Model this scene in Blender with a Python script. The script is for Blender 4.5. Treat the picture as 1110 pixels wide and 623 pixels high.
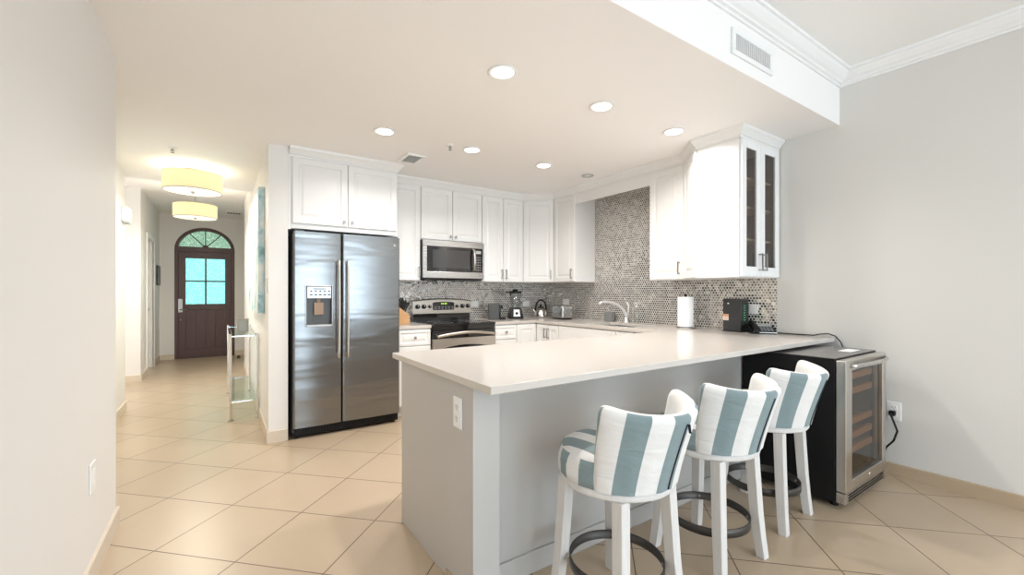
import bpy, bmesh, math, random
from mathutils import Matrix, Vector
random.seed(7)
PI = math.pi
for _o in list(bpy.data.objects):
    bpy.data.objects.remove(_o)
scene = bpy.context.scene
COL = scene.collection

# ------------------------------------------------------------------ camera
cam_d = bpy.data.cameras.new('camera')
cam = bpy.data.objects.new('camera', cam_d)
COL.objects.link(cam)
cam.location = (0, 0, 1.25)
cam.rotation_euler = (PI / 2, 0, -math.radians(34.17))
cam_d.sensor_width = 36.0
cam_d.lens = 467.0 / 1110.0 * 36.0
cam_d.shift_y = 5.5 / 1110.0
cam_d.clip_start = 0.02
scene.camera = cam

# ------------------------------------------------------------------ world, exposure
world = bpy.data.worlds.new('sky')
scene.world = world
world.use_nodes = True
_bg = world.node_tree.nodes['Background']
_bg.inputs['Color'].default_value = (0.80, 0.93, 1.0, 1)
_bg.inputs['Strength'].default_value = 2.3
vs = scene.view_settings
vs.view_transform = 'Standard'
vs.look = 'None'
vs.gamma = 1.0
vs.use_curve_mapping = False
vs.exposure = 0.24
scene.cycles.max_bounces = 12
scene.cycles.diffuse_bounces = 7
scene.cycles.glossy_bounces = 5
scene.cycles.transparent_max_bounces = 12
scene.cycles.sample_clamp_indirect = 6.0
scene.cycles.use_denoising = True


def area(name, loc, rot, sx, sy, energy, color, spread=180, shape='RECTANGLE', parent=None):
    d = bpy.data.lights.new(name, 'AREA')
    d.shape = shape
    d.size = sx
    d.size_y = sy
    d.energy = energy
    d.color = color
    d.spread = math.radians(spread)
    o = bpy.data.objects.new(name, d)
    COL.objects.link(o)
    o.location = loc
    o.rotation_euler = rot
    if parent:
        o.parent = parent
    return o


# daylight entering through the sliding window behind the viewer
area('window_daylight', (1.5, -4.55, 1.25), (PI / 2, 0, 0), 3.7, 2.3, 112, (0.70, 0.85, 1.0))
for _x in (0.5, 1.8, 3.1):
    for _y in (-1.2, -3.2):
        area('living_fill', (_x, _y, 2.85), (0, 0, 0), 0.12, 0.12, 6, (1.0, 0.95, 0.89), 165, 'DISK')  # unseen lamps added overhead as warm fill for right wall and stools
area('alcove_fill', (-2.3, 7.0, 1.4), (PI / 2, 0, -PI / 2), 1.4, 2.0, 14, (0.90, 0.95, 1.0))  # unseen light added inside the alcove to brighten the hall
DOWN_W = 9.6     # watts of every recessed light
HALL_W = 19.0     # watts of every drum lamp
WARM = (1.0, 0.955, 0.90)

# ------------------------------------------------------------------ node helpers


def new_mat(name):
    m = bpy.data.materials.new(name)
    m.use_nodes = True
    nt = m.node_tree
    b = nt.nodes['Principled BSDF']
    return m, nt, b


def N(nt, typ, **kw):
    n = nt.nodes.new(typ)
    for k, v in kw.items():
        setattr(n, k, v)
    return n


def mth(nt, op, a, b=None, c=None):
    n = N(nt, 'ShaderNodeMath', operation=op)
    for i, v in enumerate((a, b, c)):
        if v is None:
            continue
        if isinstance(v, (int, float)):
            n.inputs[i].default_value = v
        else:
            nt.links.new(v, n.inputs[i])
    return n.outputs[0]


def vmth(nt, op, a, b=None):
    n = N(nt, 'ShaderNodeVectorMath', operation=op)
    for i, v in enumerate((a, b)):
        if v is None:
            continue
        if isinstance(v, (tuple, list)):
            n.inputs[i].default_value = v
        elif isinstance(v, (int, float)):
            n.inputs['Scale'].default_value = v
        else:
            nt.links.new(v, n.inputs[i])
    return n.outputs[0]


def mixc(nt, f, a, b):
    n = N(nt, 'ShaderNodeMix', data_type='RGBA')
    for i, v in ((0, f), (6, a), (7, b)):
        if isinstance(v, (int, float)):
            n.inputs[i].default_value = v
        elif isinstance(v, (tuple, list)):
            n.inputs[i].default_value = tuple(v) + ((1,) if len(v) == 3 else ())
        else:
            nt.links.new(v, n.inputs[i])
    return n.outputs[2]


def noise(nt, vec, scale, detail=3.0, rough=0.5):
    n = N(nt, 'ShaderNodeTexNoise')
    n.inputs['Scale'].default_value = scale
    n.inputs['Detail'].default_value = detail
    n.inputs['Roughness'].default_value = rough
    if vec is not None:
        nt.links.new(vec, n.inputs['Vector'])
    return n


def pos(nt):
    return N(nt, 'ShaderNodeNewGeometry').outputs['Position']


def objco(nt):
    return N(nt, 'ShaderNodeTexCoord').outputs['Object']


def bump(nt, b, height, strength=0.2, dist=0.002):
    n = N(nt, 'ShaderNodeBump')
    n.inputs['Strength'].default_value = strength
    n.inputs['Distance'].default_value = dist
    nt.links.new(height, n.inputs['Height'])
    nt.links.new(n.outputs[0], b.inputs['Normal'])


def plain(name, col, rough=0.5, metal=0.0, var=0.03, scale=6.0, coat=0.0, bmp=0.0, bscale=120.0, spec=0.5):
    m, nt, b = new_mat(name)
    p = objco(nt)
    n = noise(nt, p, scale)
    lo = tuple(max(0, c * (1 - var)) for c in col)
    hi = tuple(min(1, c * (1 + var)) for c in col)
    nt.links.new(mixc(nt, n.outputs[0], lo, hi), b.inputs['Base Color'])
    b.inputs['Roughness'].default_value = rough
    b.inputs['Metallic'].default_value = metal
    b.inputs['Coat Weight'].default_value = coat
    b.inputs['Specular IOR Level'].default_value = spec
    if bmp > 0:
        bump(nt, b, noise(nt, p, bscale, 2).outputs[0], bmp, 0.001)
    return m


def steel(name, col=(0.56, 0.55, 0.54), rough=0.27, axis='x', amt=0.12):
    m, nt, b = new_mat(name)
    mp = N(nt, 'ShaderNodeMapping')
    nt.links.new(objco(nt), mp.inputs[0])
    mp.inputs['Scale'].default_value = (2, 260, 260) if axis == 'x' else (260, 260, 2)
    n = noise(nt, mp.outputs[0], 1.0, 2)
    nt.links.new(mixc(nt, n.outputs[0], tuple(c * .92 for c in col), tuple(min(1, c * 1.06) for c in col)), b.inputs['Base Color'])
    nt.links.new(mth(nt, 'MULTIPLY_ADD', n.outputs[0], amt, rough - amt / 2), b.inputs['Roughness'])
    b.inputs['Metallic'].default_value = 1.0
    bump(nt, b, n.outputs[0], 0.04, 0.0005)
    return m


def emis(name, col, strength):
    m, nt, b = new_mat(name)
    b.inputs['Base Color'].default_value = (*[c * 0.5 for c in col], 1)
    b.inputs['Emission Color'].default_value = (*col, 1)
    b.inputs['Emission Strength'].default_value = strength
    b.inputs['Roughness'].default_value = 0.6
    return m


def pane(name, tint, fres=1.45, gloss_rough=0.02, bumpy=False, tint2=None):
    m = bpy.data.materials.new(name)
    m.use_nodes = True
    nt = m.node_tree
    nt.nodes.remove(nt.nodes['Principled BSDF'])
    out = nt.nodes['Material Output']
    if bumpy:
        t = N(nt, 'ShaderNodeBsdfRefraction')
        t.inputs['IOR'].default_value = 1.25
        t.inputs['Roughness'].default_value = 0.25
        v = N(nt, 'ShaderNodeTexVoronoi')
        v.inputs['Scale'].default_value = 60
        nt.links.new(objco(nt), v.inputs['Vector'])
        nt.links.new(mixc(nt, v.outputs['Distance'], tint, tint2 or tint), t.inputs['Color'])
        bn = N(nt, 'ShaderNodeBump')
        bn.inputs['Strength'].default_value = 0.7
        bn.inputs['Distance'].default_value = 0.004
        nt.links.new(v.outputs['Distance'], bn.inputs['Height'])
        nt.links.new(bn.outputs[0], t.inputs['Normal'])
    else:
        t = N(nt, 'ShaderNodeBsdfTransparent')
        t.inputs['Color'].default_value = (*tint, 1)
    g = N(nt, 'ShaderNodeBsdfGlossy')
    g.inputs['Roughness'].default_value = gloss_rough
    f = N(nt, 'ShaderNodeFresnel')
    f.inputs['IOR'].default_value = fres
    mx = N(nt, 'ShaderNodeMixShader')
    # the far face of a thin pane adds no second mirror image
    bf = N(nt, 'ShaderNodeNewGeometry').outputs['Backfacing']
    nt.links.new(mth(nt, 'MULTIPLY', f.outputs[0], mth(nt, 'SUBTRACT', 1.0, bf)), mx.inputs[0])
    nt.links.new(t.outputs[0], mx.inputs[1])
    nt.links.new(g.outputs[0], mx.inputs[2])
    nt.links.new(mx.outputs[0], out.inputs['Surface'])
    return m


# ------------------------------------------------------------------ materials
M = {}
M['wall'] = plain('wall_paint', (0.79, 0.78, 0.765), 0.6, var=0.01, scale=2, bmp=0.05, bscale=220)
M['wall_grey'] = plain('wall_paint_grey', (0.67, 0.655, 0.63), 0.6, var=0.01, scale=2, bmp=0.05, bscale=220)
M['ceil'] = plain('ceiling_paint', (0.88, 0.865, 0.855), 0.75, var=0.01, scale=2)
M['ceil_white'] = plain('ceiling_paint_white', (0.86, 0.86, 0.855), 0.7, var=0.01, scale=2)
M['trim'] = plain('trim_paint', (0.84, 0.845, 0.85), 0.4, var=0.01)
M['cab'] = plain('white_lacquer', (0.80, 0.80, 0.795), 0.32, var=0.008, scale=3)
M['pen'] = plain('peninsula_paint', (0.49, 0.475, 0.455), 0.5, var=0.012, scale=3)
M['steel'] = steel('brushed_steel', axis='x')
M['top_sheen'] = plain('painted_top_sheen', (0.10, 0.097, 0.094), 0.22, var=0.05)  # lighter than the black cabinet: the wall's reflection is put into the colour
M['faucet'] = plain('faucet_chrome', (0.88, 0.88, 0.89), 0.32, 0.75, var=0.01)
M['kettle'] = plain('kettle_steel', (0.62, 0.60, 0.57), 0.2, 1.0, var=0.02)
M['paddle'] = plain('paddle_brown', (0.30, 0.20, 0.13), 0.4)
M['handle'] = plain('handle_steel', (0.74, 0.72, 0.69), 0.42, 1.0, var=0.02)
M['steel_v'] = steel('brushed_steel_upright', (0.60, 0.58, 0.55), 0.3, axis='z')
M['warmsteel'] = steel('range_steel', (0.62, 0.58, 0.53), 0.3, axis='x')
M['chrome'] = plain('chrome', (0.78, 0.78, 0.79), 0.08, 1.0, var=0.01)
M['nickel'] = plain('satin_nickel', (0.38, 0.37, 0.36), 0.3, 1.0, var=0.02)
M['black'] = plain('black_plastic', (0.006, 0.006, 0.007), 0.45, var=0.1, spec=0.3)

M['mesh'] = plain('microwave_mesh', (0.05, 0.05, 0.05), 0.12, var=0.05)
M['appliance'] = plain('appliance_grey', (0.07, 0.07, 0.068), 0.35, var=0.05)
M['blackgloss'] = plain('black_gloss', (0.008, 0.008, 0.009), 0.06, var=0.05, coat=0.5)
M['darkgrey'] = plain('dark_grey_paint', (0.032, 0.034, 0.036), 0.4, var=0.05)
M['fridge_side'] = plain('fridge_side_grey', (0.10, 0.105, 0.115), 0.4, var=0.03)
M['grey'] = plain('mid_grey_plastic', (0.22, 0.22, 0.22), 0.4, var=0.04)
M['ring'] = plain('bronze_band', (0.075, 0.07, 0.066), 0.42, 0.6, var=0.15, scale=20)
M['white'] = plain('white_plastic', (0.84, 0.84, 0.83), 0.35, var=0.005)
M['paper'] = plain('paper_towel_paper', (0.88, 0.88, 0.88), 0.9, var=0.01, bmp=0.3, bscale=90)
M['wood_knife'] = plain('beech_block', (0.62, 0.36, 0.18), 0.45, var=0.15, scale=14)
M['navy'] = plain('navy_zip', (0.012, 0.018, 0.035), 0.5, var=0.1)
M['vent_dark'] = plain('vent_shadow_grey', (0.10, 0.10, 0.105), 0.6)
M['vent_grey'] = plain('vent_grey', (0.42, 0.44, 0.44), 0.45)
M['glass'] = pane('clear_glass', (0.97, 0.985, 0.98))
M['glass_cab'] = pane('cabinet_glass', (0.80, 0.80, 0.80), 1.6)
M['glass_smoke'] = pane('smoked_glass', (0.66, 0.60, 0.54), 1.5)
M['glass_jar'] = pane('jar_glass', (0.90, 0.915, 0.91), 2.0, 0.08)
M['glass_green'] = pane('greenish_glass', (0.86, 0.95, 0.94), 1.5)
M['glass_rain'] = pane('teal_rain_glass', (0.20, 0.56, 0.52), 1.4, 0.2, True, (0.66, 0.90, 0.85))
M['glass_fan'] = pane('fanlight_glass', (0.16, 0.26, 0.19), 1.4, 0.2, True, (0.60, 0.66, 0.56))
M['lens'] = emis('downlight_lens', (1.0, 0.93, 0.82), 9.0)
M['shade'] = emis('drum_shade_linen', (1.0, 0.84, 0.47), 0.58)
M['diffuser'] = emis('drum_diffuser', (1.0, 0.94, 0.80), 0.70)
M['led'] = emis('green_led', (0.15, 0.9, 0.35), 0.6)
M['digit'] = emis('display_digits', (0.55, 0.95, 0.12), 0.8)
M['orange'] = plain('orange_sticker', (0.80, 0.32, 0.16), 0.6)
M['sticker'] = plain('cream_sticker', (0.82, 0.76, 0.66), 0.6)
M['baseb'] = plain('tan_tile_skirting', (0.47, 0.36, 0.25), 0.45, var=0.05, scale=5)
M['baseb_l'] = plain('beige_skirting', (0.66, 0.58, 0.48), 0.5, var=0.03, scale=5)
M['shelfwood'] = plain('shelf_maple', (0.72, 0.56, 0.40), 0.5, var=0.08, scale=12)
M['lining'] = plain('cabinet_lining', (0.38, 0.30, 0.26), 0.6, var=0.05, scale=8)
M['winewood'] = plain('wine_shelf_wood', (0.80, 0.56, 0.36), 0.5, var=0.12, scale=14)


def fridge_steel():
    m, nt, b = new_mat('refrigerator_steel')
    o = objco(nt)
    mp = N(nt, 'ShaderNodeMapping')
    nt.links.new(o, mp.inputs[0])
    mp.inputs['Scale'].default_value = (0.9, 0.9, 5.5)
    n = noise(nt, mp.outputs[0], 1.0, 2, 0.5)
    n.inputs['Distortion'].default_value = 0.3
    b.inputs['Base Color'].default_value = (0.25, 0.255, 0.258, 1)
    b.inputs['Metallic'].default_value = 1.0
    b.inputs['Roughness'].default_value = 0.25
    bump(nt, b, n.outputs[0], 0.55, 0.022)
    return m


def wood_dark():
    m, nt, b = new_mat('mahogany')
    mp = N(nt, 'ShaderNodeMapping')
    nt.links.new(objco(nt), mp.inputs[0])
    mp.inputs['Scale'].default_value = (9, 9, 0.8)
    n = noise(nt, mp.outputs[0], 6, 5)
    nt.links.new(mixc(nt, n.outputs[0], (0.070, 0.034, 0.034), (0.115, 0.060, 0.058)), b.inputs['Base Color'])
    b.inputs['Roughness'].default_value = 0.4
    return m


def legwood():
    m, nt, b = new_mat('whitewashed_wood')
    mp = N(nt, 'ShaderNodeMapping')
    nt.links.new(objco(nt), mp.inputs[0])
    mp.inputs['Scale'].default_value = (60, 60, 3)
    n = noise(nt, mp.outputs[0], 1.5, 5, 0.65)
    nt.links.new(mixc(nt, n.outputs[0], (0.58, 0.56, 0.54), (0.78, 0.775, 0.77)), b.inputs['Base Color'])
    b.inputs['Roughness'].default_value = 0.5
    bump(nt, b, n.outputs[0], 0.15, 0.001)
    return m


def floor_tile():
    m, nt, b = new_mat('diagonal_travertine_tile')
    p = pos(nt)
    s = N(nt, 'ShaderNodeSeparateXYZ')
    nt.links.new(p, s.inputs[0])
    r = 1 / math.sqrt(2)
    u = mth(nt, 'MULTIPLY', mth(nt, 'ADD', s.outputs[0], s.outputs[1]), r)
    v = mth(nt, 'MULTIPLY', mth(nt, 'SUBTRACT', s.outputs[1], s.outputs[0]), r)
    us = mth(nt, 'DIVIDE', mth(nt, 'SUBTRACT', u, 1.722 - 0.459 * 40), 0.459)
    vs_ = mth(nt, 'DIVIDE', mth(nt, 'SUBTRACT', v, 1.638 - 0.4545 * 60), 0.4545)

    def edge(c):
        f = mth(nt, 'FRACT', c)
        return mth(nt, 'MINIMUM', f, mth(nt, 'SUBTRACT', 1.0, f))
    d = mth(nt, 'MINIMUM', edge(us), edge(vs_))
    mr = N(nt, 'ShaderNodeMapRange', interpolation_type='SMOOTHSTEP')
    mr.inputs[1].default_value = 0.004
    mr.inputs[2].default_value = 0.0085
    nt.links.new(d, mr.inputs[0])
    mask = mr.outputs[0]
    cb = N(nt, 'ShaderNodeCombineXYZ')
    nt.links.new(mth(nt, 'FLOOR', us), cb.inputs[0])
    nt.links.new(mth(nt, 'FLOOR', vs_), cb.inputs[1])
    wn = N(nt, 'ShaderNodeTexWhiteNoise', noise_dimensions='3D')
    nt.links.new(cb.outputs[0], wn.inputs['Vector'])
    # every tile cut from another piece of stone
    off = vmth(nt, 'SCALE', wn.outputs['Color'], 9.0)
    pv = vmth(nt, 'ADD', p, off)
    n1 = noise(nt, pv, 2.6, 5, 0.55)
    n2 = noise(nt, pv, 14, 4, 0.6)
    c = mixc(nt, n1.outputs[0], (0.440, 0.340, 0.240), (0.505, 0.402, 0.295))
    c = mixc(nt, mth(nt, 'MULTIPLY', n2.outputs[0], 0.25), c, (0.51, 0.405, 0.295))
    tone = mth(nt, 'MULTIPLY_ADD', wn.outputs['Value'], 0.07, 0.965)
    c = vmth(nt, 'SCALE', c, 1.0)
    sc = nt.nodes[-1]
    nt.links.new(tone, sc.inputs['Scale'])
    c2 = mixc(nt, mask, (0.12, 0.08, 0.05), c)
    nt.links.new(c2, b.inputs['Base Color'])
    b.inputs['Roughness'].default_value = 0.30
    bump(nt, b, mask, 0.25, 0.002)
    return m


def mosaic():
    m, nt, b = new_mat('metal_penny_mosaic')
    p = pos(nt)
    s = N(nt, 'ShaderNodeSeparateXYZ')
    nt.links.new(p, s.inputs[0])
    a = 0.0262
    u = mth(nt, 'DIVIDE', mth(nt, 'ADD', s.outputs[0], s.outputs[1]), a)
    v = mth(nt, 'DIVIDE', s.outputs[2], a * math.sqrt(3))
    ua, va = mth(nt, 'ROUND', u), mth(nt, 'ROUND', v)
    ub, vb = mth(nt, 'ADD', mth(nt, 'FLOOR', u), 0.5), mth(nt, 'ADD', mth(nt, 'FLOOR', v), 0.5)

    def dist(uc, vc):
        dx = mth(nt, 'ABSOLUTE', mth(nt, 'SUBTRACT', u, uc))
        dy = mth(nt, 'MULTIPLY', mth(nt, 'ABSOLUTE', mth(nt, 'SUBTRACT', v, vc)), math.sqrt(3))
        e = mth(nt, 'ADD', mth(nt, 'MULTIPLY', dx, 0.5), mth(nt, 'MULTIPLY', dy, 0.866))
        return mth(nt, 'MAXIMUM', dx, e)
    da, db = dist(ua, va), dist(ub, vb)
    isa = mth(nt, 'LESS_THAN', da, db)
    d = mth(nt, 'MINIMUM', da, db)
    mr = N(nt, 'ShaderNodeMapRange', interpolation_type='SMOOTHSTEP')
    mr.inputs[1].default_value = 0.43
    mr.inputs[2].default_value = 0.38
    mr.inputs[3].default_value = 0.0
    mr.inputs[4].default_value = 1.0
    nt.links.new(d, mr.inputs[0])
    mask = mr.outputs[0]
    cb = N(nt, 'ShaderNodeCombineXYZ')
    mx = N(nt, 'ShaderNodeMix', data_type='FLOAT')
    for i, x in ((0, isa), (2, ub), (3, ua)):
        nt.links.new(x, mx.inputs[i])
    my = N(nt, 'ShaderNodeMix', data_type='FLOAT')
    for i, x in ((0, isa), (2, vb), (3, va)):
        nt.links.new(x, my.inputs[i])
    nt.links.new(mx.outputs[0], cb.inputs[0])
    nt.links.new(my.outputs[0], cb.inputs[1])
    wn = N(nt, 'ShaderNodeTexWhiteNoise', noise_dimensions='3D')
    nt.links.new(cb.outputs[0], wn.inputs['Vector'])
    tilec = mixc(nt, wn.outputs['Value'], (0.24, 0.22, 0.20), (0.62, 0.59, 0.56))
    nt.links.new(mixc(nt, mask, (0.80, 0.78, 0.75), tilec), b.inputs['Base Color'])
    nt.links.new(mth(nt, 'MULTIPLY', mask, 0.92), b.inputs['Metallic'])
    nt.links.new(mth(nt, 'MULTIPLY_ADD', mask, -0.52, 0.7), b.inputs['Roughness'])
    g = N(nt, 'ShaderNodeNewGeometry').outputs['Normal']
    tilt = vmth(nt, 'SCALE', vmth(nt, 'SUBTRACT', wn.outputs['Color'], (0.5, 0.5, 0.5)), 0.24)
    nrm = vmth(nt, 'NORMALIZE', vmth(nt, 'ADD', g, tilt))
    nt.links.new(nrm, b.inputs['Normal'])
    return m


def quartz():
    m, nt, b = new_mat('cream_quartz')
    p = pos(nt)
    n1 = noise(nt, p, 160, 2)
    n2 = noise(nt, p, 3, 3)
    c = mixc(nt, n1.outputs[0], (0.55, 0.51, 0.473), (0.62, 0.585, 0.55))
    c = mixc(nt, mth(nt, 'MULTIPLY', n2.outputs[0], 0.2), c, (0.575, 0.535, 0.495))
    nt.links.new(c, b.inputs['Base Color'])
    b.inputs['Roughness'].default_value = 0.16
    return m


def stripes():
    m, nt, b = new_mat('striped_cotton')
    uv = N(nt, 'ShaderNodeTexCoord').outputs['UV']
    s = N(nt, 'ShaderNodeSeparateXYZ')
    nt.links.new(uv, s.inputs[0])
    f = mth(nt, 'FRACT', mth(nt, 'DIVIDE', s.outputs[0], 0.168))
    # centre of the coloured stripe is u = 0
    e = mth(nt, 'ABSOLUTE', mth(nt, 'SUBTRACT', f, 0.5))
    mr = N(nt, 'ShaderNodeMapRange')
    mr.inputs[1].default_value = 0.245
    mr.inputs[2].default_value = 0.257
    nt.links.new(e, mr.inputs[0])
    o = objco(nt)
    mp = N(nt, 'ShaderNodeMapping')
    nt.links.new(o, mp.inputs[0])
    mp.inputs['Scale'].default_value = (900, 900, 40)
    th = noise(nt, mp.outputs[0], 1, 2)
    teal = mixc(nt, th.outputs[0], (0.165, 0.230, 0.245), (0.250, 0.322, 0.338))
    white = mixc(nt, th.outputs[0], (0.70, 0.695, 0.685), (0.79, 0.785, 0.78))
    nt.links.new(mixc(nt, mr.outputs[0], white, teal), b.inputs['Base Color'])
    b.inputs['Roughness'].default_value = 0.9
    b.inputs['Sheen Weight'].default_value = 0.2
    w = N(nt, 'ShaderNodeMapping')
    nt.links.new(o, w.inputs[0])
    w.inputs['Scale'].default_value = (5, 5, 17)
    wr = noise(nt, w.outputs[0], 1.0, 3, 0.5)
    wr.inputs['Distortion'].default_value = 0.8
    bump(nt, b, wr.outputs[0], 0.55, 0.012)
    return m


def painting():
    m, nt, b = new_mat('abstract_blue_canvas')
    o = objco(nt)
    n1 = noise(nt, o, 2.3, 5, 0.6)
    n1.inputs['Distortion'].default_value = 1.2
    n2 = noise(nt, o, 5.5, 4, 0.6)
    r = N(nt, 'ShaderNodeValToRGB')
    cr = r.color_ramp
    cr.elements[0].position = 0.30
    cr.elements[0].color = (0.03, 0.10, 0.18, 1)
    cr.elements[1].position = 0.62
    cr.elements[1].color = (0.85, 0.88, 0.87, 1)
    for p_, c_ in ((0.37, (0.10, 0.27, 0.36)), (0.43, (0.28, 0.48, 0.52)), (0.49, (0.52, 0.72, 0.78)), (0.545, (0.74, 0.80, 0.80))):
        e = cr.elements.new(p_)
        e.color = (*c_, 1)
    nt.links.new(mth(nt, 'MULTIPLY_ADD', n2.outputs[0], 0.4, mth(nt, 'MULTIPLY', n1.outputs[0], 0.65)), r.inputs[0])
    nt.links.new(r.outputs[0], b.inputs['Base Color'])
    b.inputs['Roughness'].default_value = 0.55
    return m


M['door'] = wood_dark()
M['fridge_steel'] = fridge_steel()
M['leg'] = legwood()
M['floor'] = floor_tile()
M['mosaic'] = mosaic()
M['quartz'] = quartz()
M['stripe'] = stripes()
M['art'] = painting()

# ------------------------------------------------------------------ mesh builder
ORIGIN = {}      # world origin of every object that parents others


class MB:
    def __init__(self, mat=None):
        self.bm = bmesh.new()
        self.mx = mat or Matrix.Identity(4)
        self.uv = None

    def _add(self, tmp, smooth=False):
        tmp.normal_update()
        me = bpy.data.meshes.new('tmp')
        for f in tmp.faces:
            if smooth:
                f.smooth = True
        tmp.to_mesh(me)
        tmp.free()
        me.transform(self.mx)
        if self.mx.determinant() < 0:
            me.flip_normals()
        self.bm.from_mesh(me)
        bpy.data.meshes.remove(me)
        return self

    def box(self, x0, x1, y0, y1, z0, z1, b=0.0, seg=2, smooth=False):
        t = bmesh.new()
        bmesh.ops.create_cube(t, size=1)
        bmesh.ops.scale(t, vec=(x1 - x0, y1 - y0, z1 - z0), verts=t.verts)
        bmesh.ops.translate(t, vec=((x0 + x1) / 2, (y0 + y1) / 2, (z0 + z1) / 2), verts=t.verts)
        if b > 0:
            bmesh.ops.bevel(t, geom=list(t.edges), offset=b, segments=seg, profile=0.5, affect='EDGES')
        return self._add(t, smooth)

    def prism(self, poly, z0, z1, b=0.0):
        t = bmesh.new()
        lo = [t.verts.new((x, y, z0)) for x, y in poly]
        hi = [t.verts.new((x, y, z1)) for x, y in poly]
        n = len(poly)
        t.faces.new(lo[::-1])
        t.faces.new(hi)
        for i in range(n):
            t.faces.new((lo[i], lo[(i + 1) % n], hi[(i + 1) % n], hi[i]))
        bmesh.ops.recalc_face_normals(t, faces=t.faces)
        if b > 0:
            bmesh.ops.bevel(t, geom=list(t.edges), offset=b, segments=2, profile=0.5, affect='EDGES')
        return self._add(t)

    def prism_y(self, poly, y0, y1, b=0.0):
        """polygon in x,z pushed along y"""
        keep = self.mx
        self.mx = keep @ Matrix(((1, 0, 0, 0), (0, 0, -1, 0), (0, 1, 0, 0), (0, 0, 0, 1)))
        self.prism(poly, -y1, -y0, b)
        self.mx = keep
        return self

    def lathe(self, prof, c=(0, 0, 0), seg=40, smooth=True, axis='z'):
        """prof: list of (radius, height), closed at both ends when radius is 0"""
        t = bmesh.new()
        rings = []
        for r, h in prof:
            if r < 1e-6:
                rings.append([t.verts.new((0, 0, h))])
            else:
                rings.append([t.verts.new((r * math.cos(2 * PI * k / seg), r * math.sin(2 * PI * k / seg), h)) for k in range(seg)])
        for a, b_ in zip(rings, rings[1:]):
            for k in range(seg):
                k2 = (k + 1) % seg
                if len(a) == 1 and len(b_) == 1:
                    continue
                if len(a) == 1:
                    t.faces.new((a[0], b_[k2], b_[k]))
                elif len(b_) == 1:
                    t.faces.new((a[k], a[k2], b_[0]))
                else:
                    t.faces.new((a[k], a[k2], b_[k2], b_[k]))
        bmesh.ops.recalc_face_normals(t, faces=t.faces)
        if axis == 'y':
            bmesh.ops.rotate(t, verts=t.verts, cent=(0, 0, 0), matrix=Matrix.Rotation(PI / 2, 3, 'X'))
        elif axis == 'x':
            bmesh.ops.rotate(t, verts=t.verts, cent=(0, 0, 0), matrix=Matrix.Rotation(PI / 2, 3, 'Y'))
        bmesh.ops.translate(t, vec=c, verts=t.verts)
        return self._add(t, smooth)

    def cyl(self, c, r, h, seg=32, axis='z', r2=None, bev=0.0):
        r2 = r if r2 is None else r2
        if bev > 0:
            p = [(0, 0), (r - bev, 0), (r, bev), (r2, h - bev), (r2 - bev, h), (0, h)]
        else:
            p = [(0, 0), (r, 0), (r2, h), (0, h)]
        self.lathe(p, c, seg, False, axis)
        return self

    def tube(self, pts, r, seg=10, sx=1.0, sy=1.0, rs=None):
        """round (or flattened) tube along points"""
        P = [Vector(p) for p in pts]
        t = bmesh.new()
        rings = []
        up = None
        for i, p in enumerate(P):
            d = (P[min(i + 1, len(P) - 1)] - P[max(i - 1, 0)]).normalized()
            if up is None:
                a = Vector((0, 0, 1)) if abs(d.z) < 0.9 else Vector((1, 0, 0))
                n1 = d.cross(a).normalized()
            else:
                n1 = (up - d * up.dot(d)).normalized()
            up = n1
            n2 = d.cross(n1).normalized()
            rr = rs[i] if rs else r
            rings.append([t.verts.new(p + n1 * (rr * sx * math.cos(2 * PI * k / seg)) + n2 * (rr * sy * math.sin(2 * PI * k / seg))) for k in range(seg)])
        for a, b_ in zip(rings, rings[1:]):
            for k in range(seg):
                t.faces.new((a[k], a[(k + 1) % seg], b_[(k + 1) % seg], b_[k]))
        t.faces.new(rings[0][::-1])
        t.faces.new(rings[-1])
        bmesh.ops.recalc_face_normals(t, faces=t.faces)
        return self._add(t, True)

    def loft_rects(self, rects, cap=True):
        """rects: list of (x0,x1,z0,z1,y); faces between successive rectangles, last one capped"""
        t = bmesh.new()
        rr = [[t.verts.new(v) for v in ((x0, y, z0), (x1, y, z0), (x1, y, z1), (x0, y, z1))] for x0, x1, z0, z1, y in rects]
        for a, b_ in zip(rr, rr[1:]):
            for k in range(4):
                t.faces.new((a[k], a[(k + 1) % 4], b_[(k + 1) % 4], b_[k]))
        if cap:
            t.faces.new(rr[-1])
        t.faces.new(rr[0][::-1])
        bmesh.ops.recalc_face_normals(t, faces=t.faces)
        return self._add(t)

    def sweep(self, path, prof, closed_ends=True):
        """moulding: path 2D (x,y) points, prof list of (outward, z); outward is to the right of travel"""
        t = bmesh.new()
        n = len(path)
        P = [Vector(p) for p in path]
        rings = []
        for i in range(n):
            ds = []
            if i > 0:
                ds.append((P[i] - P[i - 1]).normalized())
            if i < n - 1:
                ds.append((P[i + 1] - P[i]).normalized())
            ns = [Vector((d.y, -d.x)) for d in ds]
            if len(ns) == 2:
                m = (ns[0] + ns[1]).normalized()
                k = 1.0 / max(0.2, m.dot(ns[0]))
            else:
                m, k = ns[0], 1.0
            rings.append([t.verts.new((P[i].x + m.x * k * o, P[i].y + m.y * k * o, z)) for o, z in prof])
        q = len(prof)
        for a, b_ in zip(rings, rings[1:]):
            for j in range(q):
                t.faces.new((a[j], a[(j + 1) % q], b_[(j + 1) % q], b_[j]))
        if closed_ends:
            t.faces.new(rings[0][::-1])
            t.faces.new(rings[-1])
        bmesh.ops.recalc_face_normals(t, faces=t.faces)
        return self._add(t)

    def raw(self, verts, faces, smooth=True):
        t = bmesh.new()
        vv = [t.verts.new(v) for v in verts]
        for f in faces:
            try:
                t.faces.new([vv[i] for i in f])
            except ValueError:
                pass
        bmesh.ops.recalc_face_normals(t, faces=t.faces)
        return self._add(t, smooth)

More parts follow.
